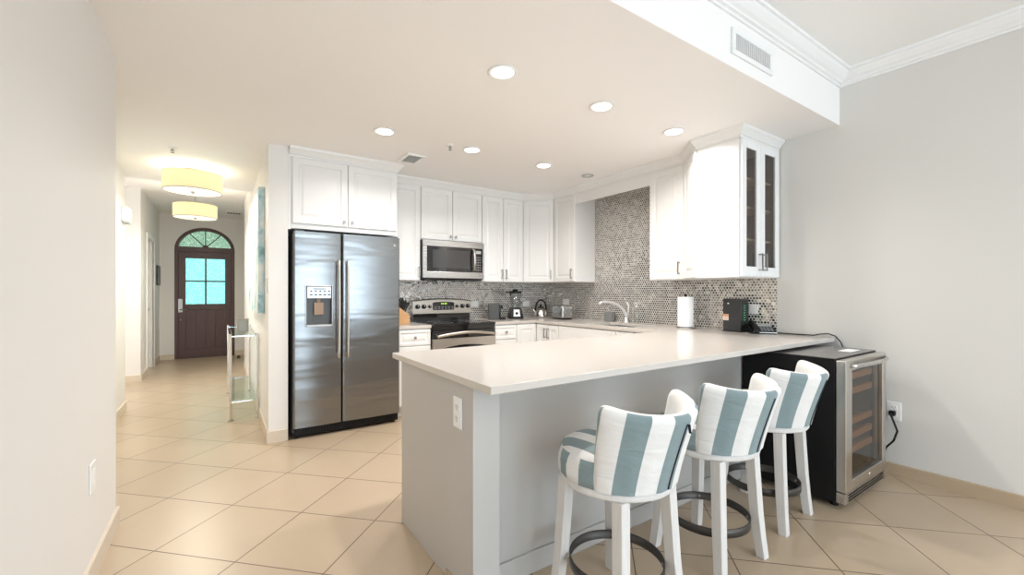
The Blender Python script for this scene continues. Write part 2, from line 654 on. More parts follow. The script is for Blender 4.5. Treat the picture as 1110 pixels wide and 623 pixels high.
    def build(self, name, mat, parent=None, origin=None):
        """links everything collected so far as ONE mesh object"""
        me = bpy.data.meshes.new(name)
        self.bm.to_mesh(me)
        self.bm.free()
        o = bpy.data.objects.new(name, me)
        COL.objects.link(o)
        me.materials.append(M[mat] if isinstance(mat, str) else mat)
        if parent is not None:
            og = ORIGIN[parent.name]
            me.transform(Matrix.Translation(-og))
            o.parent = parent
            ORIGIN[o.name] = og
        else:
            og = Vector(origin) if origin is not None else Vector((0, 0, 0))
            me.transform(Matrix.Translation(-og))
            o.location = og
            ORIGIN[o.name] = og
        return o


def thing(name, label, cat, loc, group=None):
    o = bpy.data.objects.new(name, None)
    COL.objects.link(o)
    o.empty_display_size = 0.1
    o.location = loc
    ORIGIN[o.name] = Vector(loc)
    return tag(o, label, cat, group)


def tag(o, label, cat, group=None):
    o['label'] = label
    o['category'] = cat
    if group:
        o['group'] = group
    return o


def struct(o, label=None, cat=None):
    o['kind'] = 'structure'
    if label:
        o['label'] = label
    if cat:
        o['category'] = cat
    return o


def frame(x, y, z, deg):
    return Matrix.Translation((x, y, z)) @ Matrix.Rotation(math.radians(deg), 4, 'Z')


def dup(root, loc, label, group=None, rotz=None):
    r = root.copy()
    COL.objects.link(r)
    r.location = loc
    if rotz is not None:
        r.rotation_euler = (0, 0, rotz)
    r['label'] = label
    if group:
        r['group'] = group
    for ch in list(root.children):
        c = ch.copy()
        COL.objects.link(c)
        c.parent = r
        for g in ch.children:
            d = g.copy()
            COL.objects.link(d)
            d.parent = c
    return r

# ================================================================== THE SETTING
W = 3.81          # plane of the wall behind the sink
CEIL, HIGH, HALL = 2.49, 2.86, 2.72

struct(MB().box(-2.6, 4.0, -5.3, 10.6, -0.1, 0).build('floor', 'floor'))
struct(MB().box(-2.6, 4.0, 1.28, 6.2, CEIL, 2.95).build('ceiling', 'ceil'))
struct(MB().box(-1.3, 4.0, -5.3, 1.28, HIGH, 2.95).build('ceiling', 'ceil_white'))
struct(MB().box(-2.6, 0.8, 6.2, 10.6, HALL, 2.95).build('ceiling', 'ceil'))

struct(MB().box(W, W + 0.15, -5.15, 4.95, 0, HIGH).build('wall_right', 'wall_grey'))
struct(MB().box(0.48, W, 4.79, 4.95, 0, CEIL).build('wall_kitchen', 'wall'))
struct(MB().box(-1.25, -0.46, -5.15, 3.12, 0, HIGH, 0.012, 3).build('wall_left', 'wall'))
struct(MB().box(-1.25, -0.833, 3.12, 6.12, 0, CEIL).build('wall_hall_left', 'wall'))
struct(MB().box(-2.55, -2.4, 6.0, 8.0, 0, HALL).box(-2.4, -1.25, 5.9, 6.12, 0, CEIL).build('wall_alcove', 'wall'))
m = MB()
m.box(-2.4, -0.92, 7.95, 8.60, 0, HALL).box(-1.2, -0.92, 9.40, 10.22, 0, HALL).box(-1.2, -0.92, 8.60, 9.40, 2.10, HALL)
m.box(-1.2, -1.08, 8.60, 9.40, 0, 2.10)
struct(m.build('wall_hall_left', 'wall'))
m = MB()
m.box(0.335, 0.48, 4.09, 8.30, 0, CEIL).box(0.335, 0.48, 6.2, 8.3, CEIL, HALL).box(0.42, 0.57, 8.30, 10.22, 0, HALL)
struct(m.build('wall_hall_right', 'wall'))

# far wall of the hall, with the arched opening of the front door
DX0, DX1, DSP, DTOP = -0.70, 0.25, 2.07, 2.50
DC, DA, DB = (DX0 + DX1) / 2, (DX1 - DX0) / 2, DTOP - DSP
arch = [(DC + DA * math.cos(PI - PI * k / 28), DSP + DB * math.sin(PI * k / 28)) for k in range(29)]
m = MB()
m.box(-1.2, DX0, 10.22, 10.40, 0, HALL).box(DX1, 0.8, 10.22, 10.40, 0, HALL)
for (xa, za), (xb, zb) in zip(arch, arch[1:]):
    m.prism_y([(xa, za), (xb, zb), (xb, HALL), (xa, HALL)], 10.22, 10.40)
struct(m.build('wall_hall_end', 'wall'))

# wall behind the viewer with a wide sliding window
m = MB()
m.box(-0.46, -0.35, -5.15, -5.0, 0, HIGH).box(3.35, W, -5.15, -5.0, 0, HIGH).box(-0.35, 3.35, -5.15, -5.0, 2.42, HIGH).box(-0.35, 3.35, -5.15, -5.0, 0, 0.1)
struct(m.build('wall_living', 'wall'))
m = MB()
for x in (-0.35, 0.85, 2.09, 3.28):
    m.box(x, x + 0.07, -5.11, -5.05, 0.1, 2.42)
m.box(-0.35, 3.35, -5.11, -5.05, 0.1, 0.17).box(-0.35, 3.35, -5.11, -5.05, 2.35, 2.42)
w1 = struct(m.build('window_1', 'trim'))
for x0, x1 in ((-0.28, 0.85), (0.92, 2.09), (2.16, 3.28)):
    MB().box(x0, x1, -5.085, -5.075, 0.17, 2.35).build('pane', 'glass', w1)

# skirtings
def skirting(name, path, mat, h=0.095, t=0.012):
    return struct(MB().sweep(path, [(0, 0), (t, 0), (t, h - 0.004), (t - 0.004, h), (0, h)]).build(name, mat))


skirting('baseboard_right', [(W, 1.45), (W, -5.0)], 'baseb', 0.088)
skirting('baseboard_left', [(-0.46, -5.0), (-0.46, 3.12), (-0.833, 3.12), (-0.833, 6.12), (-1.25, 6.12)], 'baseb_l')
skirting('baseboard_hall_left', [(-2.4, 7.95), (-0.92, 7.95), (-0.92, 8.53)], 'baseb_l')
skirting('baseboard_hall_left', [(-0.92, 9.47), (-0.92, 10.22), (DX0, 10.22)], 'baseb_l')
skirting('baseboard_hall_right', [(DX1, 10.22), (0.42, 10.22), (0.42, 8.30), (0.335, 8.30), (0.335, 4.09), (0.475, 4.09)], 'baseb_l', 0.10)

# crown of the high ceiling, along the dropped ceiling's face and the right wall
struct(MB().sweep([(-0.46, 1.28), (W, 1.28), (W, -5.0)],
                  [(0, 2.765), (0.012, 2.765), (0.014, 2.778), (0.028, 2.782), (0.032, 2.793), (0.05, 2.803), (0.072, 2.825), (0.082, 2.840),
                   (0.094, 2.843), (0.096, HIGH), (0, HIGH)]).build('trim_1', 'trim'))
# crown of the kitchen cupboards
struct(MB().sweep([(0.49, 4.088), (1.425, 4.088), (1.425, 4.458), (3.192, 4.458), (3.478, 4.172), (3.478, 2.345), (3.208, 2.052), (3.208, 1.704), (3.803, 1.704)],
                  [(0.001, 2.408), (0.008, 2.408), (0.010, 2.424), (0.018, 2.428), (0.024, 2.44), (0.042, 2.462), (0.052, 2.470), (0.055, CEIL), (0.001, CEIL)]).build('trim_2', 'cab'))
# board bridging the cupboards above the sink
struct(MB().box(3.48, 3.50, 2.723, 3.786, 2.297, 2.488).box(3.50, 3.80, 2.723, 3.786, 2.44, 2.488).build('trim_3', 'cab'))
# strip between the partition and the cupboard above the refrigerator
struct(MB().box(0.481, 0.502, 4.09, 4.11, 1.79, 2.488).build('trim_4', 'cab'))

# metal mosaic behind sink and range
m = MB()
m.box(3.802, W, 1.715, 4.782, 0.916, 1.40).box(3.802, W, 2.725, 3.785, 1.40, 2.44).box(1.44, 3.802, 4.782, 4.79, 0.80, 1.45)
struct(m.build('backsplash', 'mosaic'), 'metallic penny tile mosaic running behind the range and the sink', 'backsplash')

# ------------------------------------------------------------------ front door (door_1)
d1 = struct(thing('door_1', 'dark mahogany arched front door with teal rain glass at end of hall', 'door', (DC, 10.24, 0)))
m = MB()
FW = 0.055
m.box(DX0, DX0 + FW, 10.23, 10.36, 0, DSP + 0.01, 0.004).box(DX1 - FW, DX1, 10.23, 10.36, 0, DSP + 0.01, 0.004)
m.box(DX0 + FW, DX1 - FW, 10.23, 10.36, 2.035, 2.125, 0.004)
for k in range(28):
    a0, a1 = PI - PI * k / 28, PI - PI * (k + 1) / 28
    q = []
    for a, s in ((a0, 1), (a1, 1), (a1, 0), (a0, 0)):
        ra, rb = (DA, DB) if s else (DA - FW, DB - FW)
        q.append((DC + ra * math.cos(a), DSP + rb * math.sin(a)))
    m.prism_y(q, 10.23, 10.36)
m.build('door_frame', 'door', d1)
m = MB()
for a in (90, 48, 132):
    a = math.radians(a)
    c, s = math.cos(a), math.sin(a)
    L = (DB - FW) / max(0.5, math.sqrt(s * s + (DB / DA) ** 2 * c * c)) * 1.02
    m.tube([(DC + 0.03 * c, 10.29, 2.12 + 0.03 * s), (DC + L * c, 10.29, 2.10 + L * s)], 0.009, 6)
m.lathe([(0, 0), (0.05, 0), (0.05, 0.03), (0, 0.03)], (DC, 10.305, 2.125), 20, False, 'y')
m.build('fanlight_bars', 'door', d1)
m = MB()
fp = [(DC + (DA - FW) * math.cos(PI - PI * k / 24), DSP + (DB - FW) * math.sin(PI * k / 24)) for k in range(25)]
fp = [(x, max(z, 2.12)) for x, z in fp]
m.prism_y(fp, 10.30, 10.308)
m.build('fanlight_glass', 'glass_fan', d1)
# leaf: stiles, rails, sunk lower panel, four panes
GX0, GX1, GZ0, GZ1 = -0.533, 0.09, 1.03, 1.905
LX0, LX1, LZ1 = DX0 + FW, DX1 - FW, 2.035
m = MB()
m.box(LX0, GX0, 10.26, 10.31, 0.012, LZ1, 0.003).box(GX1, LX1, 10.26, 10.31, 0.012, LZ1, 0.003)
m.box(GX0, GX1, 10.26, 10.31, GZ1, LZ1, 0.003).box(GX0, GX1, 10.26, 10.31, 0.92, GZ0, 0.003).box(GX0, GX1, 10.26, 10.31, 0.012, 0.17, 0.003)
for k in range(4):
    xa = GX0 + (GX1 - GX0) * k / 4
    m.box(xa + 0.0005, xa + (GX1 - GX0) / 4 - 0.0005, 10.272, 10.30, 0.17, 0.92, 0.002)
m.box(GX0, GX1, 10.30, 10.309, 0.17, 0.92)
m.build('door_leaf', 'door', d1)
gx = (GX0 + GX1) / 2
MB().box(gx - 0.014, gx + 0.014, 10.265, 10.305, GZ0, GZ1, 0.003).box(GX0, GX1, 10.265, 10.305, 1.455, 1.483, 0.003).build('glazing_bars', 'door', d1)
for xa, xb in ((GX0, gx - 0.014), (gx + 0.014, GX1)):
    for za, zb in ((GZ0, 1.455), (1.483, GZ1)):
        MB().box(xa, xb, 10.282, 10.290, za, zb).build('pane', 'glass_rain', d1)
h = MB().box(-0.648, -0.578, 10.250, 10.262, 0.875, 1.13, 0.004).build('handle_plate', 'nickel', d1)
MB().tube([(-0.612, 10.25, 0.925), (-0.612, 10.205, 0.925), (-0.598, 10.195, 0.925), (-0.50, 10.197, 0.925)], 0.010, 10).build('lever', 'nickel', h)
MB().lathe([(0, 0), (0.024, 0), (0.022, 0.012), (0, 0.016)], (-0.612, 10.262, 0.735), 20, True, 'y').build('deadbolt', 'nickel', d1)
MB().box(DX0 + 0.01, DX1 - 0.01, 10.23, 10.34, 0, 0.012).build('threshold', 'door', d1)

# white door inside the left wall of the hall
d2 = struct(thing('door_2', 'white painted door set back in the hall wall', 'door', (-0.92, 9.0, 0)))
m = MB()
m.box(-0.935, -0.905, 8.53, 8.60, 0, 2.17, 0.004).box(-0.935, -0.905, 9.40, 9.47, 0, 2.17, 0.004).box(-0.935, -0.905, 8.60, 9.40, 2.10, 2.17, 0.004)
m.build('door_casing', 'trim', d2)
m = MB(frame(-1.03, 9.399, 0.0, 90))
m.mx = Matrix.Translation((-1.03, 8.601, 0)) @ Matrix.Rotation(PI / 2, 4, 'Z')
m.loft_rects([(0, 0.798, 0.01, 2.098, 0.04), (0, 0.798, 0.01, 2.098, 0), (0.12, 0.678, 0.2, 1.95, 0), (0.135, 0.663, 0.215, 1.935, 0.01)])
m.build('door_leaf', 'trim', d2)
MB().lathe([(0, 0), (0.012, 0), (0.012, 0.03), (0.028, 0.04), (0.028, 0.055), (0, 0.062)], (-1.03, 9.33, 0.97), 18, True, 'x').build('knob', 'nickel', d2)

# ================================================================== CUPBOARDS
def door_mesh(m, x0, x1, z0, z1, t=0.02, s=0.052):
    """raised-panel front, outward is local -y, back of the front at y = 0"""
    if min(x1 - x0, z1 - z0) < 0.16:
        s = 0.026
    g = 0.0015
    x0, x1, z0, z1 = x0 + g, x1 - g, z0 + g, z1 - g
    R = lambda i, y: (x0 + i, x1 - i, z0 + i, z1 - i, -y)
    m.loft_rects([R(0, 0), R(0, t - 0.003), R(0.003, t), R(s, t), R(s + 0.007, t - 0.009), R(s + 0.014, t - 0.009), R(s + 0.036, t - 0.002), R(s + 0.04, t - 0.002)])
    return m


def pull(m, x, z, L=0.115, y=-0.02):
    """upright bar pull"""
    m.box(x - 0.0055, x + 0.0055, y - 0.034, y - 0.024, z - L / 2, z + L / 2, 0.002)
    for dz in (-L / 2 + 0.008, L / 2 - 0.008):
        m.box(x - 0.005, x + 0.005, y - 0.026, y, z + dz - 0.005, z + dz + 0.005)
    return m


def knob(m, x, z, y=-0.02):
    m.box(x - 0.011, x + 0.011, y - 0.026, y - 0.016, z - 0.014, z + 0.014, 0.002)
    m.box(x - 0.005, x + 0.005, y - 0.018, y, z - 0.005, z + 0.005)
    return m


def cupboard(name, label, cat, fr, w, z0, z1, foot, doors, group=None, body_top=None, toe=None):
    """fr: frame of the front (local x along the front, -y outward); foot: world polygon of the body;
    doors: (x0,x1,z0,z1,kind,hx,hz)"""
    o = fr.translation
    c = thing(name, label, cat, (o.x, o.y, z0 if toe is None else 0), group)
    m = MB()
    if toe is None:
        m.prism(foot, z0, body_top or z1)
    else:
        m.prism(foot, 0.10, z1)
        m.prism(toe, 0.0, 0.10)
    m.build('body', 'cab', c)
    for x0, x1, za, zb, kind, hx, hz in doors:
        d = door_mesh(MB(fr), x0, x1, za, zb).build('drawer' if kind == 'drawer' else 'door', 'cab', c)
        if kind == 'pull':
            pull(MB(fr), hx, hz).build('handle', 'nickel', d)
        elif kind in ('knob', 'drawer'):
            knob(MB(fr), hx, hz).build('knob', 'nickel', d)
    return c


UB, UT = 1.378, 2.405      # wall cupboards: underside, top of doors
F0 = lambda x, y: frame(x, y, 0, 0)
G_UP = 'white wall cupboards'

# above the refrigerator
cupboard('wall_cupboard', 'deep white two-door cupboard directly above the refrigerator', 'cupboard', F0(0.505, 4.09), 0.92, 1.80, UT,
         [(0.503, 4.09), (1.425, 4.09), (1.425, 4.778), (0.503, 4.778)],
         [(0.006, 0.458, 1.842, UT, 'knob', 0.425, 1.885), (0.462, 0.914, 1.842, UT, 'knob', 0.495, 1.885)], None, 2.43)
# between refrigerator and microwave
cupboard('wall_cupboard', 'narrow white wall cupboard between the refrigerator and the microwave', 'cupboard', F0(1.43, 4.46), 0.38, UB, UT,
         [(1.43, 4.46), (1.812, 4.46), (1.812, 4.778), (1.43, 4.778)],
         [(0.004, 0.378, UB + 0.005, UT, 'pull', 0.362, 1.475)], None, 2.43)
# above the microwave
cupboard('wall_cupboard', 'short white two-door wall cupboard right above the microwave', 'cupboard', F0(1.814, 4.46), 0.77, 1.832, UT,
         [(1.814, 4.46), (2.583, 4.46), (2.583, 4.778), (1.814, 4.778)],
         [(0.003, 0.382, 1.838, UT, 'knob', 0.352, 1.882), (0.386, 0.765, 1.838, UT, 'knob', 0.418, 1.882)], None, 2.43)
# right of the microwave
cupboard('wall_cupboard', 'tall white two-door wall cupboard on the microwave\'s other side, above the blender', 'cupboard', F0(2.585, 4.46), 0.605, UB, UT,
         [(2.585, 4.46), (3.190, 4.46), (3.190, 4.778), (2.585, 4.778)],
         [(0.003, 0.300, UB + 0.005, UT, 'pull', 0.272, 1.475), (0.304, 0.601, UB + 0.005, UT, 'pull', 0.334, 1.475)], None, 2.43)
# diagonal corner
cupboard('corner_cupboard', 'white diagonal corner wall cupboard above the kettle', 'cupboard', frame(3.192, 4.46, 0, -45), 0.405, UB, UT,
         [(3.192, 4.46), (3.48, 4.172), (3.798, 4.172), (3.798, 4.778), (3.192, 4.778)],
         [(0.010, 0.396, UB + 0.005, UT, 'pull', 0.362, 1.475)], None, 2.43)
# left of the sink
cupboard('wall_cupboard', 'white single-door wall cupboard beside the corner, above the toaster', 'cupboard', frame(3.48, 4.168, 0, -90), 0.38, UB, UT,
         [(3.48, 4.168), (3.48, 3.789), (3.798, 3.789), (3.798, 4.168)],
         [(0.004, 0.376, UB + 0.005, UT, 'pull', 0.338, 1.475)], None, 2.43)
# right of the sink
cupboard('wall_cupboard', 'white single-door wall cupboard above the paper towel roll, past the bare mosaic', 'cupboard', frame(3.48, 2.720, 0, -90), 0.375, UB - 0.01, UT,
         [(3.48, 2.720), (3.48, 2.347), (3.798, 2.347), (3.798, 2.720)],
         [(0.004, 0.371, UB - 0.005, UT, 'pull', 0.335, 1.475)], None, 2.43)
cupboard('corner_cupboard', 'white cupboard with an angled front turning towards the glass-fronted cabinet', 'cupboard', frame(3.48, 2.343, 0, -132.66), 0.40, UB - 0.01, UT,
         [(3.48, 2.343), (3.21, 2.050), (3.798, 2.050), (3.798, 2.343)],
         [(0.012, 0.386, UB - 0.005, UT, 'none', 0, 0)], None, 2.43)

# glass-fronted cabinet facing the living side
GX, GY = 3.21, 1.712
gc = thing('glass_cabinet', 'white cabinet with two narrow glass doors above the telephone', 'cabinet', (GX, GY, 1.368))
m = MB()
m.box(GX, GX + 0.018, GY, 2.046, 1.368, 2.43).box(3.78, 3.798, GY, 2.046, 1.368, 2.43)
m.box(GX + 0.018, 3.78, GY, 2.046, 1.368, 1.392).box(GX + 0.018, 3.78, GY, 2.046, 2.40, 2.43).box(GX + 0.018, 3.78, 2.034, 2.046, 1.392, 2.40)
m.build('body', 'cab', gc)
m = MB()
m.box(GX + 0.019, GX + 0.023, GY + 0.004, 2.033, 1.393, 2.399).box(3.775, 3.779, GY + 0.004, 2.033, 1.393, 2.399).box(GX + 0.023, 3.775, 2.028, 2.033, 1.393, 2.399)
m.box(GX + 0.023, 3.775, GY + 0.004, 2.028, 1.393, 1.397)
m.build('lining', 'lining', gc)
for z in (1.655, 1.905, 2.13):
    MB().box(GX + 0.024, 3.774, GY + 0.035, 2.027, z, z + 0.018, 0.001).build('shelf', 'shelfwood', gc)
for i, (xa, xb) in enumerate(((GX + 0.012, 3.497), (3.501, 3.796))):
    m = MB()
    sw = 0.062
    z0, z1, y0, y1 = 1.374, 2.405, GY - 0.021, GY - 0.001
    m.box(xa, xa + sw, y0, y1, z0, z1, 0.003).box(xb - sw, xb, y0, y1, z0, z1, 0.003)
    m.box(xa + sw, xb - sw, y0, y1, z0, z0 + 0.075, 0.003).box(xa + sw, xb - sw, y0, y1, z1 - 0.06, z1, 0.003)
    d = m.build('door', 'trim', gc)
    MB().box(xa + sw, xb - sw, GY - 0.014, GY - 0.010, z0 + 0.075, z1 - 0.06).build('pane', 'glass_cab', d)
    hx = xb - 0.032 if i == 0 else xa + 0.032
    pull(MB(frame(0, GY - 0.001, 0, 0)), hx, 1.485, 0.135).build('handle', 'nickel', d)

# drinking glasses behind the left glass door
for i, (x, y, lb) in enumerate(((3.335, 1.86, 'clear drinking glass inside the glass cabinet, the one by its outer side'),
                                (3.418, 1.82, 'clear drinking glass inside the glass cabinet, standing between two others'),
                                (3.490, 1.87, 'clear drinking glass inside the glass cabinet, the one by the middle stile'))):
    g = MB().lathe([(0, 0), (0.030, 0), (0.036, 0.135), (0.0335, 0.135), (0.028, 0.008), (0, 0.008)], (x, y, 1.3975), 24).build('drinking_glass', 'glass_green', None, (x, y, 1.3975))
    tag(g, lb, 'glass', 'drinking glasses in the glass cabinet')

# ---------------------------------------------------------------- base units
CT, CB = 0.915, 0.885     # worktop
cupboard('base_cupboard', 'white drawer unit between the refrigerator and the range', 'cupboard', F0(1.455, 4.172), 0.355, 0, CB - 0.001,
         [(1.455, 4.172), (1.808, 4.172), (1.808, 4.778), (1.455, 4.778)],
         [(0.004, 0.350, 0.715, 0.872, 'drawer', 0.177, 0.795), (0.004, 0.350, 0.115, 0.705, 'pull', 0.315, 0.60)], None, None,
         [(1.455, 4.24), (1.808, 4.24), (1.808, 4.778), (1.455, 4.778)])
cupboard('base_cupboard', 'white drawer unit right after the range, below the blender', 'cupboard', F0(2.580, 4.172), 0.307, 0, CB - 0.001,
         [(2.580, 4.172), (2.887, 4.172), (2.887, 4.778), (2.580, 4.778)],
         [(0.004, 0.303, 0.715, 0.872, 'drawer', 0.153, 0.795), (0.004, 0.303, 0.115, 0.705, 'pull', 0.04, 0.60)], None, None,
         [(2.580, 4.24), (2.887, 4.24), (2.887, 4.778), (2.580, 4.778)])
cupboard('corner_base_cupboard', 'white base cupboard filling the inner corner below the kettle', 'cupboard', F0(2.889, 4.172), 0.28, 0, CB - 0.001,
         [(2.889, 4.172), (3.192, 4.172), (3.192, 4.165), (3.798, 4.165), (3.798, 4.778), (2.889, 4.778)],
         [(0.004, 0.282, 0.115, 0.872, 'none', 0, 0)], None, None,
         [(2.889, 4.24), (3.26, 4.24), (3.26, 4.165), (3.798, 4.165), (3.798, 4.778), (2.889, 4.778)])
cupboard('base_cupboard', 'white base cupboard with a pair of slim handled doors below the toaster', 'cupboard', frame(3.192, 4.163, 0, -90), 0.42, 0, CB - 0.001,
         [(3.192, 4.163), (3.192, 3.742), (3.798, 3.742), (3.798, 4.163)],
         [(0.022, 0.218, 0.115, 0.872, 'pull', 0.190, 0.775), (0.222, 0.418, 0.115, 0.872, 'pull', 0.250, 0.775)], None, None,
         [(3.26, 4.163), (3.26, 3.742), (3.798, 3.742), (3.798, 4.163)])
# unit carrying the sink: open box so that the basin hangs free inside it
sk = thing('sink_base_cupboard', 'white base cupboard with a plain wide front below the sink', 'cupboard', (3.192, 3.74, 0))
m = MB()
SY0, SY1 = 2.365, 3.740
m.box(3.192, 3.21, SY0, SY1, 0.10, CB - 0.001).box(3.21, 3.79, SY1 - 0.018, SY1, 0.10, CB - 0.001).box(3.21, 3.79, SY0, SY0 + 0.018, 0.10, CB - 0.001)
m.box(3.21, 3.79, SY0 + 0.018, SY1 - 0.018, 0.10, 0.118).box(3.26, 3.78, SY0, SY1, 0, 0.10)
m.build('body', 'cab', sk)
fr = frame(3.192, SY1, 0, -90)
for xa, xb, za, zb in ((0.003, 0.85, 0.70, 0.872), (0.003, 0.425, 0.115, 0.69), (0.428, 0.85, 0.115, 0.69), (0.855, 1.37, 0.115, 0.872)):
    m = MB(fr)
    R = lambda i, y: (xa + i, xb - i, za + i, zb - i, -y)
    m.loft_rects([R(0, 0), R(0, 0.017), R(0.003, 0.02), R(0.02, 0.02)])
    m.build('front_panel', 'cab', sk)

# ---------------------------------------------------------------- worktops
def slab(xs, ys, inside, z0, z1):
    vs_, fs, ix = [], [], {}

    def v(i, j, k):
        key = (i, j, k)
        if key not in ix:
            ix[key] = len(vs_)
            vs_.append((xs[i], ys[j], z1 if k else z0))
        return ix[key]
    on = lambda i, j: 0 <= i < len(xs) - 1 and 0 <= j < len(ys) - 1 and inside((xs[i] + xs[i + 1]) / 2, (ys[j] + ys[j + 1]) / 2)
    for i in range(len(xs) - 1):
        for j in range(len(ys) - 1):
            if not on(i, j):
                continue
            fs.append((v(i, j, 1), v(i + 1, j, 1), v(i + 1, j + 1, 1), v(i, j + 1, 1)))
            fs.append((v(i, j, 0), v(i, j + 1, 0), v(i + 1, j + 1, 0), v(i + 1, j, 0)))
            for di, dj, a, b in ((-1, 0, (i, j + 1), (i, j)), (1, 0, (i + 1, j), (i + 1, j + 1)), (0, -1, (i, j), (i + 1, j)), (0, 1, (i + 1, j + 1), (i, j + 1))):
                if not on(i + di, j + dj):
                    fs.append((v(*a, 0), v(*b, 0), v(*b, 1), v(*a, 1)))
    return MB().raw(vs_, fs, False)


PX0, PY0, PY1 = 0.797, 1.307, 2.362
def _in(x, y):
    if 3.30 < x < 3.68 and 2.80 < y < 3.42:
        return False
    return y < PY1 or x > 3.165 or (y > 4.145 and x > 2.578)


wt = slab([PX0, 2.578, 3.165, 3.30, 3.68, 3.800], [PY0, PY1, 2.80, 3.42, 4.145, 4.780], _in, CB, CT).build('worktop', 'quartz', None, (PX0, PY0, CB))
bv = wt.modifiers.new('edge', 'BEVEL')
bv.width, bv.segments, bv.limit_method = 0.0025, 2, 'ANGLE'
tag(wt, 'long cream quartz worktop running from the bar around the sink to the range', 'worktop')
wt2 = MB().box(1.445, 1.810, 4.145, 4.780, CB, CT, 0.0025).build('worktop', 'quartz', None, (1.445, 4.145, CB))
tag(wt2, 'short piece of cream worktop under the knife block', 'worktop')

# sink
sn = thing('kitchen_sink', 'steel sink let into the worktop under the curved faucet', 'sink', (3.49, 3.11, 0.68))
m = MB()
m.box(3.285, 3.297, 2.79, 3.43, 0.69, CB - 0.002).box(3.683, 3.695, 2.79, 3.43, 0.69, CB - 0.002)
m.box(3.297, 3.683, 2.79, 2.798, 0.69, CB - 0.002).box(3.297, 3.683, 3.422, 3.43, 0.69, CB - 0.002).box(3.285, 3.695, 2.79, 3.43, 0.68, 0.69)
m.build('basin', 'steel', sn)
MB().lathe([(0, 0), (0.04, 0), (0.042, 0.004), (0.03, 0.004), (0, 0.001)], (3.5, 3.11, 0.6905), 24).build('drain', 'chrome', sn)

# ---------------------------------------------------------------- peninsula
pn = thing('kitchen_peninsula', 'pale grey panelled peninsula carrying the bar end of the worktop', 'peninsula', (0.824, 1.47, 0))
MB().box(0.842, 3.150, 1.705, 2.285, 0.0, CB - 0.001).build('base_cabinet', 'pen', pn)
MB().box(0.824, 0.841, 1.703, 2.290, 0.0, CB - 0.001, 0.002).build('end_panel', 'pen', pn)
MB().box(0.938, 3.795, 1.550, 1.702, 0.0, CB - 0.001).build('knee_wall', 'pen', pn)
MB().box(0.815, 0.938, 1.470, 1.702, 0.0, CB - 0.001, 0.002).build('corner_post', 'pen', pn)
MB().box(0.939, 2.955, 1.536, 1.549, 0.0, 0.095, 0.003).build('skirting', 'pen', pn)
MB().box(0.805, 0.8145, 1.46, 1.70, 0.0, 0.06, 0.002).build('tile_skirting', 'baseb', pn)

# ================================================================== LARGE APPLIANCES
# refrigerator
RX0, RXM, RX1, RY = 0.512, 0.906, 1.437, 4.03
rf = thing('refrigerator', 'stainless side-by-side refrigerator with ice and water dispenser', 'refrigerator', (0.97, 4.40, 0))
MB().box(RX0, RX1, 4.092, 4.77, 0.045, 1.755, 0.004).build('cabinet', 'fridge_side', rf)


def arc_piece(m, xa, xb, z0, z1, x0, x1, round_l, round_r, back=None):
    """slice of a door whose front bows out a little between x0 and x1"""
    def yf(x):
        u = (x - x0) / (x1 - x0) * 2 - 1
        e = 0.0
        for edge, on in ((x0, True), (x1, True)):
            d = abs(x - edge)
            if d < 0.014:
                e = 0.014 - math.sqrt(max(0, 0.014 ** 2 - (0.014 - d) ** 2))
        return RY + 0.010 * u * u + e
    xs = sorted(set([xa, xb] + [x0 + 0.014 * (1 - math.cos(k * PI / 12)) for k in range(7)] + [x1 - 0.014 * (1 - math.cos(k * PI / 12)) for k in range(7)] +
                    [x0 + (x1 - x0) * k / 16 for k in range(17)]))
    xs = [x for x in xs if xa - 1e-9 <= x <= xb + 1e-9]
    yb = back or 4.088
    m.prism([(x, yf(x)) for x in xs] + [(xb, yb), (xa, yb)], z0, z1)


DPX0, DPX1, DPZ0, DPZ1 = 0.604, 0.826, 0.955, 1.315
DZ0, DZ1 = 0.098, 1.772
m = MB()
xL0, xL1 = RX0 + 0.002, RXM - 0.003
arc_piece(m, xL0, xL1, DZ0, DPZ0, xL0, xL1, 1, 1)
arc_piece(m, xL0, xL1, DPZ1, DZ1, xL0, xL1, 1, 1)
arc_piece(m, xL0, DPX0, DPZ0, DPZ1, xL0, xL1, 1, 0)
arc_piece(m, DPX1, xL1, DPZ0, DPZ1, xL0, xL1, 0, 1)
dl = m.build('door', 'fridge_steel', rf)
m = MB()
arc_piece(m, RXM + 0.003, RX1 - 0.002, DZ0, DZ1, RXM + 0.003, RX1 - 0.002, 1, 1)
dr = m.build('door', 'fridge_steel', rf)
for hx, par in ((RXM - 0.035, dl), (RXM + 0.040, dr)):
    pts = []
    for k in range(17):
        t = k / 16
        bow = 0.040 + 0.016 * math.sin(PI * t)
        pts.append((hx, RY - bow + 0.004, 0.675 + 0.86 * t))
    m = MB().tube(pts, 0.019, 14, 1.0, 0.5)
    for z in (0.70, 1.51):
        m.box(hx - 0.009, hx + 0.009, RY - 0.042, RY + 0.006, z - 0.02, z + 0.02, 0.003)
    m.build('handle', 'handle', par)
